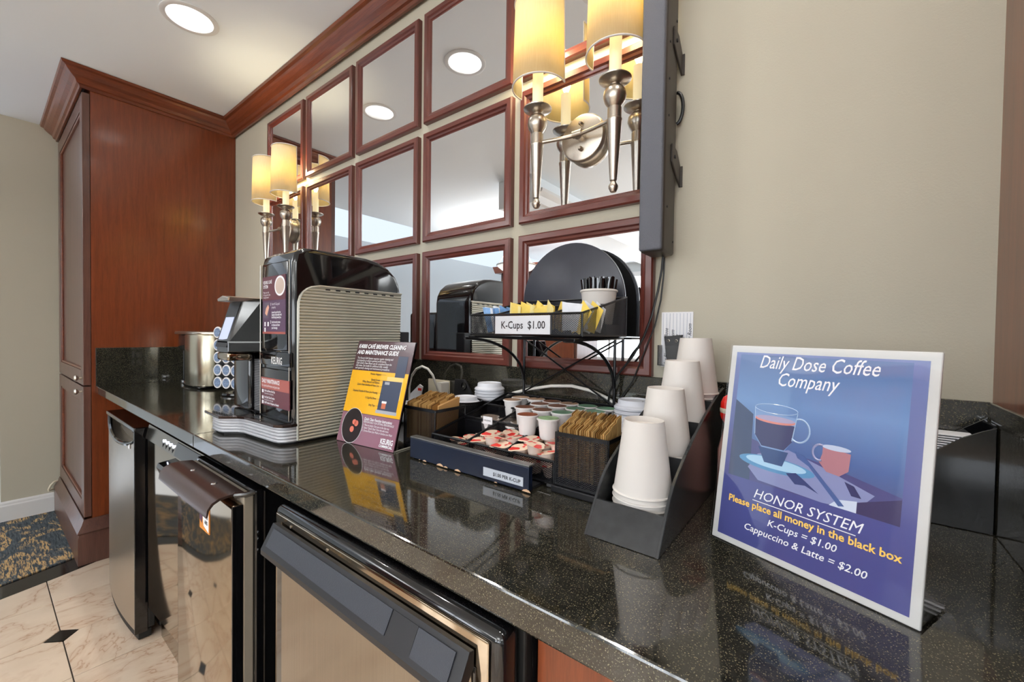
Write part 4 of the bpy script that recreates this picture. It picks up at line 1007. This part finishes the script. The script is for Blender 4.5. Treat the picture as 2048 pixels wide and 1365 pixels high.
# creamer cups with pointed red and cream lids
M['creml'] = (lambda t: (t.l(t.ramp(t.noise(t.coords(), 45, 1, .3), [(.47, s2l(242, 216, 190)), (.50, s2l(222, 44, 36))]), t.b.inputs['Base Color']), t.b.inputs['Roughness'].__setattr__('default_value', .35), t.m)[-1])(NT('red_cream_foil'))
cm = thing('creamer_cup', '', 'creamer', (0, 0, 0), group='single-serve creamers in the front tray')
b = B(); n = 28; rings = []
for z, r, w_ in ((0, .0115, 0), (.001, .012, 0), (.004, .0125, .0005), (.022, .0165, .0007), (.0235, .0175, 0), (.0245, .0185, 0)):
    rings.append([b.bm.verts.new(((r + (w_ if k % 2 else -w_)) * math.cos(2 * PI * k / n), (r + (w_ if k % 2 else -w_)) * math.sin(2 * PI * k / n), z)) for k in range(n)])
b.bm.faces.new(rings[0])
for A_, C_ in zip(rings, rings[1:]):
    for k in range(n): b.bm.faces.new((A_[k], A_[(k + 1) % n], C_[(k + 1) % n], C_[k]))
b.go('cup', plain('creamer_plastic', (236, 214, 200), .4), cm, True, local=True)
pts = [(.0195 * math.cos(a), .0195 * math.sin(a)) for a in [math.radians(35 + 290 * k / 20) for k in range(21)]] + [(.026, -.006), (.0295, 0), (.026, .006)]
B().prism(pts, 2, .0246, .0252).go('foil_lid', M['creml'], cm, local=True)
spots = []
for x, y, z in ((.030, -.285, .929), (.062, -.262, .934), (.085, -.240, .938), (.040, -.245, .929), (.075, -.298, .929)): spots.append((x, y, z))
for i_ in range(3):
    for j_ in range(3): spots.append((.127 + i_ * .033 + (j_ % 2) * .006, -.303 + j_ * .034, .929 + (.010 if (i_ + j_) % 2 else 0) + .018))
for i_ in range(3):
    for j_ in range(3): spots.append((.240 + i_ * .034 + (j_ % 2) * .005, -.303 + j_ * .034, .950 + (.012 if (i_ + j_) % 2 else 0)))
for i_ in range(3):
    for x0 in (.127, .242): spots.append((x0 + i_ * .035, -.300, .928))
for k, (x, y, z) in enumerate(spots):
    o = cm if k == 0 else dup(cm)
    sec = 'left' if x < .103 else 'middle' if x < .217 else 'right'
    o.location = (x, y, z + .001); o.rotation_euler = (random.uniform(-.16, .16), random.uniform(-.16, .16), random.uniform(0, 6.28))
    lv = 'at bottom' if z < .9285 else 'in the front' if y < -.285 else 'in the back' if y > -.25 else 'in the middle'; o['label'] = 'small red and cream lidded creamer cup %s of the %s front tray section' % (lv, sec); o['group'] = 'creamer cups %s of the %s front section' % (lv, sec)

# lids
ld = thing('cup_lid', '', 'lid', (0, 0, 0))
B().lathe([(.0455, 0), (.0470, .001), (.0470, .005), (.0450, .0065), (.0445, .008), (.0400, .010), (.0385, .012), (.0375, .0205), (.0360, .0225), (.0340, .0222), (.0325, .0195), (0, .0190)], 0, 0, 0, 44).go('shell', M['lid'], ld, True, local=True)
B().lathe([(.003, .0192), (.003, .0196), (0, .0197)], .022, 0, 0, 8).go('sip_hole', M['ink'], ld, local=True)
def lids(lst, scale=1):
    for (x, y, z, lab, grp, sc__) in lst:
        o = ld if not ld.get('label') else dup(ld)
        o.location = (x, y, z); o['label'] = lab; o.scale = (sc__,) * 3
        if grp: o['group'] = grp
pos = ['bottom', 'second from bottom', 'middle', 'second from top', 'topmost']
lids([(-.0625, -.056, 1.010 + k * .0085, 'white coffee cup lid, %s of the stack in the rear left mesh cup' % pos[k], 'lids stacked at the left', .96) for k in range(5)])
def meshcup(label, x, y, z0, z1, r0, r1):
    c = thing('lid_holder', label, 'holder', (x, y, z0))
    B().cyluv(r0, r1, z0 + .001, z1, x, y).go('mesh_wall', M['mesh'], c, fix=False)
    B().lathe([(r1 - .002, z1 - .006), (r1 + .0015, z1 - .006), (r1 + .002, z1), (r1 - .002, z1), (r1 - .002, z1 - .006)], x, y, 0, 36).go('rim_band', M['wire'], c, True)
    B().lathe([(r0 + .001, z0), (r0 + .001, z0 + .004), (0, z0 + .003), (0, z0)], x, y, 0, 36).go('bottom', M['wire'], c, True)
    return c
meshcup('round black mesh cup holding a tall stack of white lids near backsplash', -.0625, -.056, .9157, 1.017, .040, .0475)
meshcup('round black mesh cup with one white lid behind left sugar caddy', -.066, -.155, .9157, 1.024, .042, .0470)
lids([(-.066, -.155, 1.0155, 'single white lid lying in the round mesh cup behind left sugar caddy', None, .86)])
lids([(.388, -.056, 1.003 + k * .0095, 'white coffee cup lid, %s of the stack right of the green pods' % pos[k], 'lids stacked at the right', .98) for k in range(5)])
lids([(.402, -.150, 1.010, 'single white lid lying flat behind the gold sugar packets at right', None, .9)])
meshcup('round black mesh cup under the right stack of white lids', .388, -.056, .9157, 1.009, .040, .0470)
meshcup('round black mesh cup under the single lid behind the right sugar caddy', .402, -.150, .9157, 1.014, .036, .0425)

# ------------------------------------------------------------------ wire stand with tilted mesh basket and arched panel
ws = thing('wire_stand', 'black wire stand with crossed rods carrying the mesh packet basket', 'stand', (.18, -.02, .9157))
LX0, LX1, LY = .040, .322, -.021
for x in (LX0, LX1): B().tube([(x, LY, .9157), (x, LY, 1.205)], .0040, 8).go('leg', M['wire'], ws, True)
B().tube([(LX0, LY + .003, 1.045), (LX1, LY + .003, 1.200)], .0024, 6).go('cross_rod', M['wire'], ws, True)
B().tube([(LX1, LY - .003, 1.035), (LX0, LY - .003, 1.200)], .0024, 6).go('cross_rod', M['wire'], ws, True)
for x in (LX0, LX1):
    B().tube([(x + (0.02 if x > .2 else .02), -.275 + .250 * math.sin(a) , 1.085 + .118 * math.cos(a)) if False else (x, -.27 + .246 * math.sin(a), 1.080 + .122 * math.cos(a)) for a in [k * PI / 24 for k in range(13)]], .0042, 8).go('curved_brace', M['wire'], ws, True)
rim(B(), [(LX0 - .01, LY, 1.206), (LX1 + .02, LY, 1.206), (LX1 + .03, -.285, 1.203), (LX0 + .03, -.285, 1.207), (LX0 - .01, LY, 1.206)], .0032).go('shelf_frame', M['wire'], ws)
bk = thing('packet_basket', 'black mesh basket of sweetener packets on wire stand with price sign', 'basket', (.23, -.17, 1.211))
# corners FL, FR, BR, BL
FLc, FRc, BRc, BLc = (.088, -.300), (.378, -.300), (.366, -.060), (.076, -.060)
zb = 1.2125; zt0, zt1 = 1.256, 1.304
b = B()
b.quad((*FLc, zb), (*FRc, zb), (*FRc, zt0), (*FLc, zt0)); b.quad((*BLc, zb), (*BRc, zb), (*BRc, zt1), (*BLc, zt1))
b.quad((*FLc, zb), (*BLc, zb), (*BLc, zt1), (*FLc, zt0)); b.quad((*FRc, zb), (*BRc, zb), (*BRc, zt1), (*FRc, zt0))
b.go('mesh_wall', M['mesh'], bk, fix=False)
B().quad((*FLc, zb), (*FRc, zb), (*BRc, zb), (*BLc, zb)).go('mesh_floor', M['mesh'], bk, fix=False)
b = B()
for x in (.164, .309): b.quad((x, -.300, zb), (x - .01, -.060, zb), (x - .01, -.060, zt1 - .002), (x, -.300, zt0))
b.quad((.084, -.185, zb), (.371, -.185, zb), (.371, -.185, 1.278), (.084, -.185, 1.278)); b.go('mesh_divider', M['mesh'], bk, fix=False)
b = rim(rim(B(), [(*FLc, zt0), (*FRc, zt0), (*BRc, zt1), (*BLc, zt1), (*FLc, zt0)], .0026), [(*FLc, zb), (*FRc, zb), (*BRc, zb), (*BLc, zb), (*FLc, zb)], .0026)
for p, z in ((FLc, zt0), (FRc, zt0), (BRc, zt1), (BLc, zt1)): rim(b, [(*p, zb), (*p, z)], .0024)
rim(b, [(.164, -.300, zt0), (.154, -.060, zt1)], .0022); rim(b, [(.309, -.300, zt0), (.299, -.060, zt1)], .0022); rim(b, [(.084, -.185, 1.279), (.371, -.185, 1.279)], .0022); rim(b, [(.309, -.300, zb), (.309, -.300, zt0)], .002); rim(b, [(.164, -.300, zb), (.164, -.300, zt0)], .002)
b.go('rim_frame', M['wire'], bk)
pr = B().box(.166, .309, -.3045, -.3035, 1.214, 1.2525).go('price_card', M['paper'], bk, label='white price card under clear tape')
b = text_mesh([('K-Cups  $1.00', 0, 0, .0228, 0, .0002, .86, 'CENTER')]); xform(b, Matrix.Translation((.240, -.3048, 1.2255))); b.go('lettering', M['ink'], pr, fix=False)
B().box(.164, .3115, -.3056, -.3051, 1.211, 1.2575).go('clear_tape', M['acr'], pr)
ypk = plain('yellow_sweetener_paper', (238, 206, 92), .5, var=.12, vs=40); ypc = plain('cream_sweetener_paper', (240, 222, 150), .5, var=.1, vs=40)
bpk = plain('blue_sweetener_paper', (110, 150, 196), .5, var=.35, vs=70); wpk = plain('white_sweetener_paper', (228, 230, 236), .5, var=.06, vs=50)
random.seed(11)
def pack(x, y, z, rz_, ry, mat, lab, grp, rx=0.1):
    key = mat.name
    if key not in pk_protos:
        o = pk_protos[key] = packet_mesh('sweetener_packet', .034, .056, .0028, mat)
    else: o = pk_protos[key].copy(); COL.objects.link(o)
    o.location = (x, y, z); o.rotation_euler = (rx, ry, rz_); tag(o, lab, 'sweetener packet', grp)
pk_protos = {}
for k in range(16):
    x = .186 + (k % 8) * .0145; y = -.262 + (k // 8) * .045
    pack(x, y, 1.2245, random.uniform(.9, 2.1), 0, ypk if k % 3 else ypc, 'yellow sweetener packet in the middle section of hanging mesh basket', 'yellow packets in the middle basket section', random.uniform(-.6, .6))
for k in range(9):
    x = .332 + (k % 3) * .012; y = -.268 + (k // 3) * .034
    pack(x, y, 1.2225, random.uniform(1.1, 2.0), random.uniform(-.15, .15), ypk if k % 2 else wpk, 'yellow and white sweetener packet in the right basket section', 'packets in the right basket section', random.uniform(-.5, .5))
for k in range(9):
    x = .118 + (k % 3) * .012; y = -.262 + (k // 3) * .030
    pack(x, y, 1.2200, random.uniform(.9, 2.2), random.uniform(-.1, .1), bpk if k % 3 else wpk, 'blue and white sweetener packet in the left basket section', 'packets in the left basket section', random.uniform(-.3, .3))
for k in range(5):
    pack(.110 + k * .022, -.115, 1.2250 + .01 * (k % 2), 1.57 + random.uniform(-.4, .4), 0, wpk, 'white and blue packet in the rear left of the hanging basket', 'white packets at the rear of the basket', random.uniform(-.6, .6))
# stirrer cup
sc2 = B().lathe([(0, 0), (.030, 0), (.0315, .001), (.040, .073), (.0425, .074), (.0428, .077), (.0410, .0785), (.0388, .077), (.0305, .004), (0, .003)], 0, 0, 0, 40).go('paper_cup', M['cup'], smooth=True)
sc2.location = (.3275, -.128, 1.2385); tag(sc2, 'white paper cup full of black stirrers standing in the mesh basket', 'cup')
shf = B().box(.302, .364, -.165, -.09, 1.2135, 1.2375, .001).go('stirrer_box', M['blackm']); tag(base_at(shf, (.33, -.12, 1.2135)), 'black block under the stirrer cup inside the mesh basket', 'box')
sm = B().box(-.0021, .0021, -.0006, .0006, 0, .099).go('stirrer', M['black'])
for k in range(150):
    o = sm if k == 0 else sm.copy()
    if k: COL.objects.link(o)
    a = random.uniform(0, 6.28); r_ = .030 * math.sqrt(random.random())
    o.location = (.3275 + r_ * math.cos(a) * .97, -.128 + r_ * math.sin(a) * .97, 1.2425 + random.uniform(0, .006)); o.rotation_euler = (random.uniform(-.04, .04) - .13 * math.sin(a) * r_ / .03, random.uniform(-.04, .04) + .13 * math.cos(a) * r_ / .03, random.uniform(0, 3))
    tag(o, 'thin black coffee stirrer standing in the white cup', 'stirrer', 'black stirrers in the paper cup')
# arched panel
ar = thing('arched_panel', 'black round-topped panel standing behind mesh basket against the mirror', 'panel', (.205, -.045, 1.212))
pts = [(.205 + .1505 * math.cos(a), 1.304 + .1505 * math.sin(a)) for a in [k * PI / 30 for k in range(31)]]
B().prism([(.3555, 1.212)] + pts + [(.0545, 1.212)], 1, -.048, -.036, .0015).go('board', M['blackp'], ar, True)
B().prism([(.3505, 1.214)] + [(.205 + .1455 * math.cos(a), 1.304 + .1455 * math.sin(a)) for a in [k * PI / 30 for k in range(31)]] + [(.0595, 1.214)], 1, -.036, -.033).go('back_board', M['rubber'], ar)

# ------------------------------------------------------------------ stepped cup holder with four inverted cup stacks
ch = thing('cup_dispenser', 'black stepped cup holder with four stacks of upside-down paper cups', 'cup holder', (.523, -.25, .9157))
HX0, HX1 = .467, .579
side = [(-.450, .9157), (-.418, .960), (-.402, .981), (-.386, .996), (-.362, 1.010), (-.334, 1.023), (-.28, 1.046), (-.221, 1.067), (-.17, 1.082), (-.133, 1.092), (-.10, 1.100), (-.057, 1.107), (-.050, 1.107), (-.050, .9157)]
M['hold'] = plain('black_scuffed_plastic', (40, 42, 44), .24, var=.15, vs=60)
B().prism(side, 0, HX0, HX0 + .005, .0008, 1).go('side_wall', M['hold'], ch); B().prism(side, 0, HX1 - .005, HX1, .0008, 1).go('side_wall', M['hold'], ch)
B().prism([(-.4495, .916), (-.4175, .960), (-.4135, .960), (-.4445, .916)], 0, HX0 + .004, HX1 - .004).go('front_lip', M['hold'], ch)
steps = [(-.413, -.323, .9375), (-.323, -.228, .977), (-.228, -.143, 1.015), (-.143, -.055, 1.050)]
tops = [1.020, 1.062, 1.090, 1.106]
b = B()
for (y0, y1, z), t in zip(steps, tops): b.box(HX0 + .005, HX1 - .005, y0, y1 - .001, z - .003, z); b.box(HX0 + .005, HX1 - .005, y1 - .003, y1, z - .03 if False else z, t)
b.go('shelf_step', M['hold'], ch)
CH = .112
cupp = B().lathe([(.0455, 0), (.0462, .0015), (.0455, .0030), (.0440, .0035), (.0305, CH - .003), (.0300, CH), (.0290, CH), (.0287, CH - .009), (0, CH - .010)], 0, 0, 0, 44).lathe([(.0440, .0002), (.0430, .0035), (.0300, CH - .009)], 0, 0, 0, 44).go('paper_cup', M['cup'], smooth=True)
stack = [(.526, -.3685, .9385, 4), (.529, -.2755, .978, 4), (.531, -.1855, 1.026, 3), (.5325, -.099, 1.0515, 5)]
cup_z = {0: .9715, 1: 1.0125, 2: 1.056, 3: 1.0985}
ordn = ['front', 'second', 'third', 'rear']; first = True
for si, (x, y, z0, n) in enumerate(stack):
    k = 0; z = cup_z[si]
    while z > steps[si][2] + .0004:
        o = cupp if first else cupp.copy()
        if not first: COL.objects.link(o)
        first = False
        o.location = (x, y, z); o.rotation_euler = (0, 0, random.uniform(2.6, 3.4))
        if k == 0: tag(o, 'upside-down white paper cup on top of the %s stack in the cup holder' % ordn[si], 'cup')
        else: tag(o, 'nested paper cup of which only the rim shows in the %s stack' % ordn[si], 'cup', 'nested cups in the %s stack' % ordn[si])
        k += 1; z -= .0093

# ------------------------------------------------------------------ honor-system sign in acrylic frame
sg = thing('price_sign', 'blue coffee price sign in a clear acrylic frame at right of counter', 'sign', (.6195, -.3285, .9160), (math.radians(-8.3), 0, math.atan2(-.3788, .9255)))
W_, H_ = .2325, .288
fr_ = B().box(0, W_, -.0022, .0022, 0, H_, .0008, 1).go('acrylic_frame', plain('frosted_acrylic_border', (240, 238, 234), .12, coat=.6), sg, local=True)
M['sky1_'] = plain('sign_blue_print', (104, 116, 178), .10, coat=1); M['sky2'] = None
def grad(name, stops, axis='Z'):
    t = NT(name); c = t.n('ShaderNodeTexCoord'); s = t.n('ShaderNodeSeparateXYZ'); t.l(c.outputs['Generated'], s.inputs[0])
    t.l(t.ramp(s.outputs[axis], [(p, s2l(*q)) for p, q in stops]), t.b.inputs['Base Color']); t.b.inputs['Roughness'].default_value = .10; t.b.inputs['Coat Weight'].default_value = 1; t.b.inputs['Coat Roughness'].default_value = .02
    return t.m
card = B().box(.009, W_ - .009, -.0030, -.0022, .009, H_ - .010).go('print_card', grad('sign_card_print', [(0, (88, 92, 156)), (.35, (94, 100, 164)), (1, (136, 150, 202))]), sg, local=True)  # sign print colours lightened to paint in window reflections on the acrylic
px0, px1, pz0, pz1 = .068 * W_, .905 * W_, .335 * H_, .955 * H_
lay = [-.0031]
def L(b, name, mat, lab=None):
    lay[0] -= .00004; xform(b, Matrix.Translation((0, lay[0], 0))); return b.go(name, mat, card, local=False if False else True, fix=False, label=lab)
def pmat(n, c): return plain(n, c, .12, coat=.8)
cardoff = None
photo = L(lq(B(), px0, px1, pz0, pz1, 0), 'photo_print', grad('photo_sky_print', [(0, (96, 98, 138)), (.30, (98, 126, 182)), (.62, (134, 170, 218)), (1, (112, 138, 188))]))
def Q(x, z): return (px0 + x * (px1 - px0), pz0 + z * (pz1 - pz0))
def PP(b, pts): return b.poly([(Q(*p)[0], 0, Q(*p)[1]) for p in pts])
def E(cx, cz, rx, rz_, a0=0, a1=360, n=26): return [(cx + rx * math.cos(math.radians(a0 + (a1 - a0) * k / n)), cz + rz_ * math.sin(math.radians(a0 + (a1 - a0) * k / n))) for k in range(n + (a1 - a0 < 360))]
L(PP(B(), [(0, 0), (1, 0), (1, .17), (.62, .26), (.25, .30), (0, .36)]), 'photo_tabletop', pmat('tabletop_print', (96, 98, 150)))
L(PP(B(), [(0, 0), (.16, 0), (.14, .52), (0, .62)]), 'photo_shade', pmat('shade_print', (80, 96, 130)))
L(PP(B(), [(.22, .02), (.62, -.0), (.80, .02), (.88, .14), (.60, .24), (.40, .30), (.20, .22), (.14, .10)]), 'photo_cloth', pmat('cloth_print', (158, 164, 204)))
L(PP(B(), [(.78, .06), (1, .16), (1, 0), (.80, 0)]), 'photo_shade', pmat('umber_print', (78, 74, 112)))
L(PP(B(), [(.66, 0), (.80, 0), (.80, .075), (.70, .05)]), 'photo_cloth', pmat('bright_cloth_print', (226, 232, 246)))
L(PP(B(), E(.32, .165, .25, .055)), 'photo_saucer', pmat('saucer_print', (112, 166, 206)))
L(PP(B(), E(.32, .175, .20, .040)), 'photo_saucer', pmat('saucer_hi_print', (170, 206, 232)))
L(PP(B(), [(.155, .56), (.43, .54), (.415, .36), (.37, .28), (.22, .28), (.165, .36)]), 'photo_glass', pmat('glass_print', (132, 160, 202)))
L(PP(B(), [(.157, .50), (.43, .48), (.415, .36), (.37, .29), (.22, .29), (.165, .37)]), 'photo_coffee', pmat('coffee_print', (70, 74, 106)))
L(PP(B(), E(.293, .500, .137, .028)), 'photo_crema', pmat('crema_print', (206, 136, 128)))
L(PP(B(), E(.293, .510, .130, .022)), 'photo_crema', pmat('crema_light_print', (168, 160, 190)))
L(PP(B(), [(.20, .28), (.40, .28), (.37, .17), (.25, .17)]), 'photo_coffee', pmat('reflection_print', (64, 84, 124)))
b = B(); ring = E(.293, .585, .143, .036)
for a_, c_ in zip(ring, ring[1:] + ring[:1]):
    A, C = Q(*a_), Q(*c_); b.tube([(A[0], 0, A[1]), (C[0], 0, C[1])], .0005, 4)
hand = E(.455, .455, .062, .085, -130, 110, 18)
for a_, c_ in zip(hand, hand[1:]):
    A, C = Q(*a_), Q(*c_); b.tube([(A[0], 0, A[1]), (C[0], 0, C[1])], .0011, 4)
for p, q in (((.15, .585), (.165, .37)), ((.436, .575), (.415, .37))):
    A, C = Q(*p), Q(*q); b.tube([(A[0], 0, A[1]), (C[0], 0, C[1])], .0006, 4)
L(b, 'photo_glass', pmat('glass_line_print', (176, 200, 230)))
L(PP(B(), [(.60, .385), (.75, .365), (.745, .25), (.70, .205), (.63, .215), (.585, .27), (.60, .33)]), 'photo_pitcher', pmat('terracotta_sign_print', (172, 122, 132)))
L(PP(B(), E(.672, .385, .078, .018)), 'photo_pitcher', pmat('pitcher_rim_print', (190, 202, 226)))
b = B(); hh = E(.585, .335, .040, .055, 70, 290, 14)
for a_, c_ in zip(hh, hh[1:]):
    A, C = Q(*a_), Q(*c_); b.tube([(A[0], 0, A[1]), (C[0], 0, C[1])], .0013, 4)
L(b, 'photo_pitcher', pmat('pitcher_handle_print', (158, 160, 196)))
L(PP(B(), [(.44, .30), (.50, .285), (.55, .23), (.74, .02), (.71, .01), (.53, .22), (.46, .26)]), 'photo_spoon', pmat('spoon_print', (76, 96, 146)))
L(PP(B(), [(.40, .13), (.46, .15), (.52, .11), (.60, .05), (.52, .08), (.46, .07)]), 'photo_spoon', pmat('spoon_dark_print', (58, 68, 112)))
L(PP(B(), [(.73, .18), (.78, .165), (.82, .10), (.77, .10)]), 'photo_fork', pmat('fork_print', (60, 62, 100)))
serif = [('Daily Dose Coffee', .485 * W_, .892 * H_, .0262, .32, .0001, .70, 'CENTER'), ('Company', .455 * W_, .812 * H_, .0262, .32, .0001, .70, 'CENTER'),
         ('HONOR SYSTEM', .50 * W_, .262 * H_, .0178, .30, 0, .93, 'CENTER'), ('K-Cups = $1.00', .50 * W_, .155 * H_, .0125, .22, .0001, .98, 'CENTER'), ('Cappuccino & Latte = $2.00', .50 * W_, .100 * H_, .0125, .22, .0001, .98, 'CENTER')]
b = text_mesh(serif); lq(b, .235 * W_, .745 * W_, .247 * H_, .2505 * H_, 0)
L(b, 'lettering', M['wink'], 'white italic lettering')
L(text_mesh([('Please place all money in the black box', .505 * W_, .208 * H_, .0132, 0, .0003, .93, 'CENTER')]), 'lettering', M['yink'], 'gold lettering')
B().box(-.0015, W_ + .0015, -.0034, -.00325, -.0008, H_ + .001).go('acrylic_sheet', M['acr'], sg, local=True)
fo = B().box(0, W_, .0023, .075, .0003, .0030, .0005, 1).go('acrylic_foot', M['acr'], sg, local=True); fo.data.transform(Matrix.Rotation(math.radians(8.3), 4, 'X'))

# ------------------------------------------------------------------ red-capped bottle, napkin holder, cords and outlet
rb = thing('sweetener_bottle', 'red-capped bottle with cream band, half hidden behind the blue sign', 'bottle', (.612, -.135, .9157))
B().lathe([(0, 0), (.024, 0), (.026, .003), (.026, .085), (.020, .110), (.015, .130), (.0140, .134), (0, .134)], 0, 0, 0, 28).go('body', plain('salmon_bottle', (214, 150, 136), .3), rb, True, local=True)
B().lathe([(.0150, .1335), (.0215, .144), (.0230, .150), (.0230, .156)], 0, 0, 0, 28).lathe([(.0230, .164), (.0225, .174), (.0185, .184), (.010, .190), (0, .1915)], 0, 0, 0, 28).go('cap', M['red'], rb, True, local=True)
B().lathe([(.0230, .1555), (.0237, .157), (.0237, .163), (.0230, .1645)], 0, 0, 0, 28).go('band', M['creamplastic'], rb, True, local=True)
nh = thing('napkin_holder', 'black curved-side napkin holder in the corner behind the blue sign', 'holder', (.88, -.03, .9157))
sidep = [(.760, .9157), (.760, .955), (.80, .975), (.845, 1.003), (.880, 1.025), (.900, 1.042), (.922, 1.061), (.942, 1.073), (.957, 1.080), (.957, .9157)]
B().prism(sidep, 1, -.055, -.051, .0006, 1).go('side_wall', M['black'], nh)
B().prism([(.760, .9157), (.760, .955), (.80, .975), (.845, 1.003), (.880, 1.025), (.900, 1.042), (.922, 1.062), (.957, 1.090), (.957, .9157)], 1, -.006, -.003, .0006, 1).go('side_wall', M['black'], nh)
B().box(.760, .763, -.051, -.006, .9160, .955).box(.954, .957, -.051, -.006, .9160, 1.084).box(.763, .954, -.051, -.006, .9160, .9185).go('end_wall', M['black'], nh)
npk = B().box(0, .150, 0, .042, 0, .0022, .0008, 1).go('napkin', M['paper'])
for k in range(38):
    o = npk if k == 0 else npk.copy()
    if k: COL.objects.link(o)
    o.location = (.768 + .002 * math.sin(k * 2.3), -.0495, .9190 + k * .0038); o.scale.x = (.170 + .004 * math.sin(k * 1.7)) / .150
    hv = 'topmost sheets' if k > 33 else 'upper half' if k > 19 else 'lower half'; tag(o, 'white folded napkin in the %s of the pile in the black napkin holder' % hv, 'napkin', 'white napkins, %s of the pile' % hv)
ou = thing('power_outlet', 'cream double outlet plate on the backsplash behind the sugar caddy', 'outlet', (-.345, -.001, 1.02))
B().box(-.400, -.290, -.0055, -.0008, .985, 1.048, .002).go('cover_plate', M['creamplastic'], ou, True)
B().box(-.33, -.305, -.007, -.0055, 1.000, 1.032, .001).go('socket', M['white'], ou)
B().lathe([(.003, 0), (.003, -.001), (0, -.0015)], -.317, -.0055, 1.0, 10, ax=1).go('screw', M['nickel'], ou)
wc = B().tube([(-.300, -.045, 1.015), (-.300, -.06, 1.045), (-.303, -.07, 1.072), (-.318, -.078, 1.092), (-.345, -.08, 1.099), (-.375, -.08, 1.088), (-.402, -.08, 1.060), (-.412, -.08, 1.025), (-.413, -.08, .99), (-.405, -.085, .955), (-.37, -.09, .9225), (-.30, -.10, .9205), (-.22, -.11, .9205)], .0042, 10).go('appliance_cord', M['wcable'], smooth=True)
tag(base_at(wc, (-.36, -.08, .9205)), 'white looped appliance cord standing up behind the cleaning guide', 'cord')
B().prism([(-.045, 1.045), (-.045, .995), (-.012, .995), (-.007, 1.02), (-.007, 1.045)], 0, -.312, -.288, .003).go('plug', M['wcable'], wc)
jg = thing('white_canister', 'white plastic canister lying behind the cleaning guide by the backsplash', 'canister', (-.41, -.13, .9157))
B().lathe([(0, -.06), (.028, -.06), (.034, -.055), (.036, .05), (.030, .056), (0, .056)], -.385, -.135, .953, 28, ax=0).go('body', M['lid'], jg, True)
B().prism([(-.36, .958), (-.30, .99), (-.285, 1.040), (-.300, 1.046), (-.345, 1.012)], 1, -.128, -.124).go('tag_card', M['paper'], jg)
B().box(-.306, -.290, -.1292, -.128, 1.026, 1.034).go('tag_mark', M['red'], jg)
wt = B().tube([(-.035, -.020, 1.020), (.0, -.018, 1.036), (.056, -.014, 1.053), (.128, -.012, 1.068), (.195, -.012, 1.074), (.253, -.013, 1.067), (.30, -.014, 1.052), (.345, -.014, 1.028), (.365, -.014, .99), (.37, -.014, .922)], .0046, 10).tube([(-.035, -.020, 1.020), (-.05, -.020, 1.0), (-.052, -.02, .96), (-.052, -.02, .92)], .0046, 10).go('hose', M['wcable'], smooth=True)
tag(base_at(wt, (.16, -.012, .92)), 'white hose arching behind the organizer along the backsplash', 'hose')
bkx = thing('card_holder', 'black angled holder with rivet leaning at the backsplash behind sugar caddy', 'holder', (-.2, -.03, .9157))
B().prism([(-.250, .9157), (-.240, 1.060), (-.197, 1.062), (-.186, 1.050), (-.160, 1.015), (-.155, .9157)], 1, -.030, -.020, .003).go('body', M['blackm'], bkx, True)
B().lathe([(.013, 0), (.013, -.003), (.010, -.004), (0, -.004)], -.195, -.030, 1.040, 20, ax=1).go('disc', M['black'], bkx, True)
B().lathe([(.003, -.004), (.003, -.005), (0, -.0055)], -.195, -.030, 1.040, 10, ax=1).go('rivet', M['chrome'], bkx, True)

# bowl pendants added further into the room as uplights for the ceiling
bp_ = None
for k, (px_, py_) in enumerate(PEND):
    if bp_ is None:
        o = bp_ = thing('added_bowl_pendant', '', 'pendant lamp', (px_, py_, CEIL), group='added white glass bowl pendants out in the room')
        B().lathe([(0, -.56), (.10, -.555), (.18, -.53), (.235, -.485), (.24, -.475), (.232, -.478), (.175, -.522), (.10, -.546), (0, -.551)], 0, 0, 0, 40).go('glass_bowl', plain('opal_glass', (240, 238, 232), .2, emis=.9), o, True, local=True)
        B().lathe([(.237, -.482), (.246, -.478), (.246, -.466), (.237, -.466)], 0, 0, 0, 40).go('bowl_rim', M['nickel'], o, True, local=True)
        b = B()
        for q in range(3): b.tube([(.235 * math.cos(q * 2.094), .235 * math.sin(q * 2.094), -.475), (.02 * math.cos(q * 2.094), .02 * math.sin(q * 2.094), -.12)], .003, 6)
        b.go('hanger_rod', M['nickel'], o, True, local=True)
        B().lathe([(.06, 0), (.06, -.015), (.012, -.03), (.012, -.13), (0, -.13)], 0, 0, 0, 20).go('ceiling_canopy', M['nickel'], o, True, local=True)
    else: o = dup(bp_)
    o.location = (px_, py_, CEIL); o['label'] = 'white glass bowl pendant lamp added out in the room to brighten the ceiling'
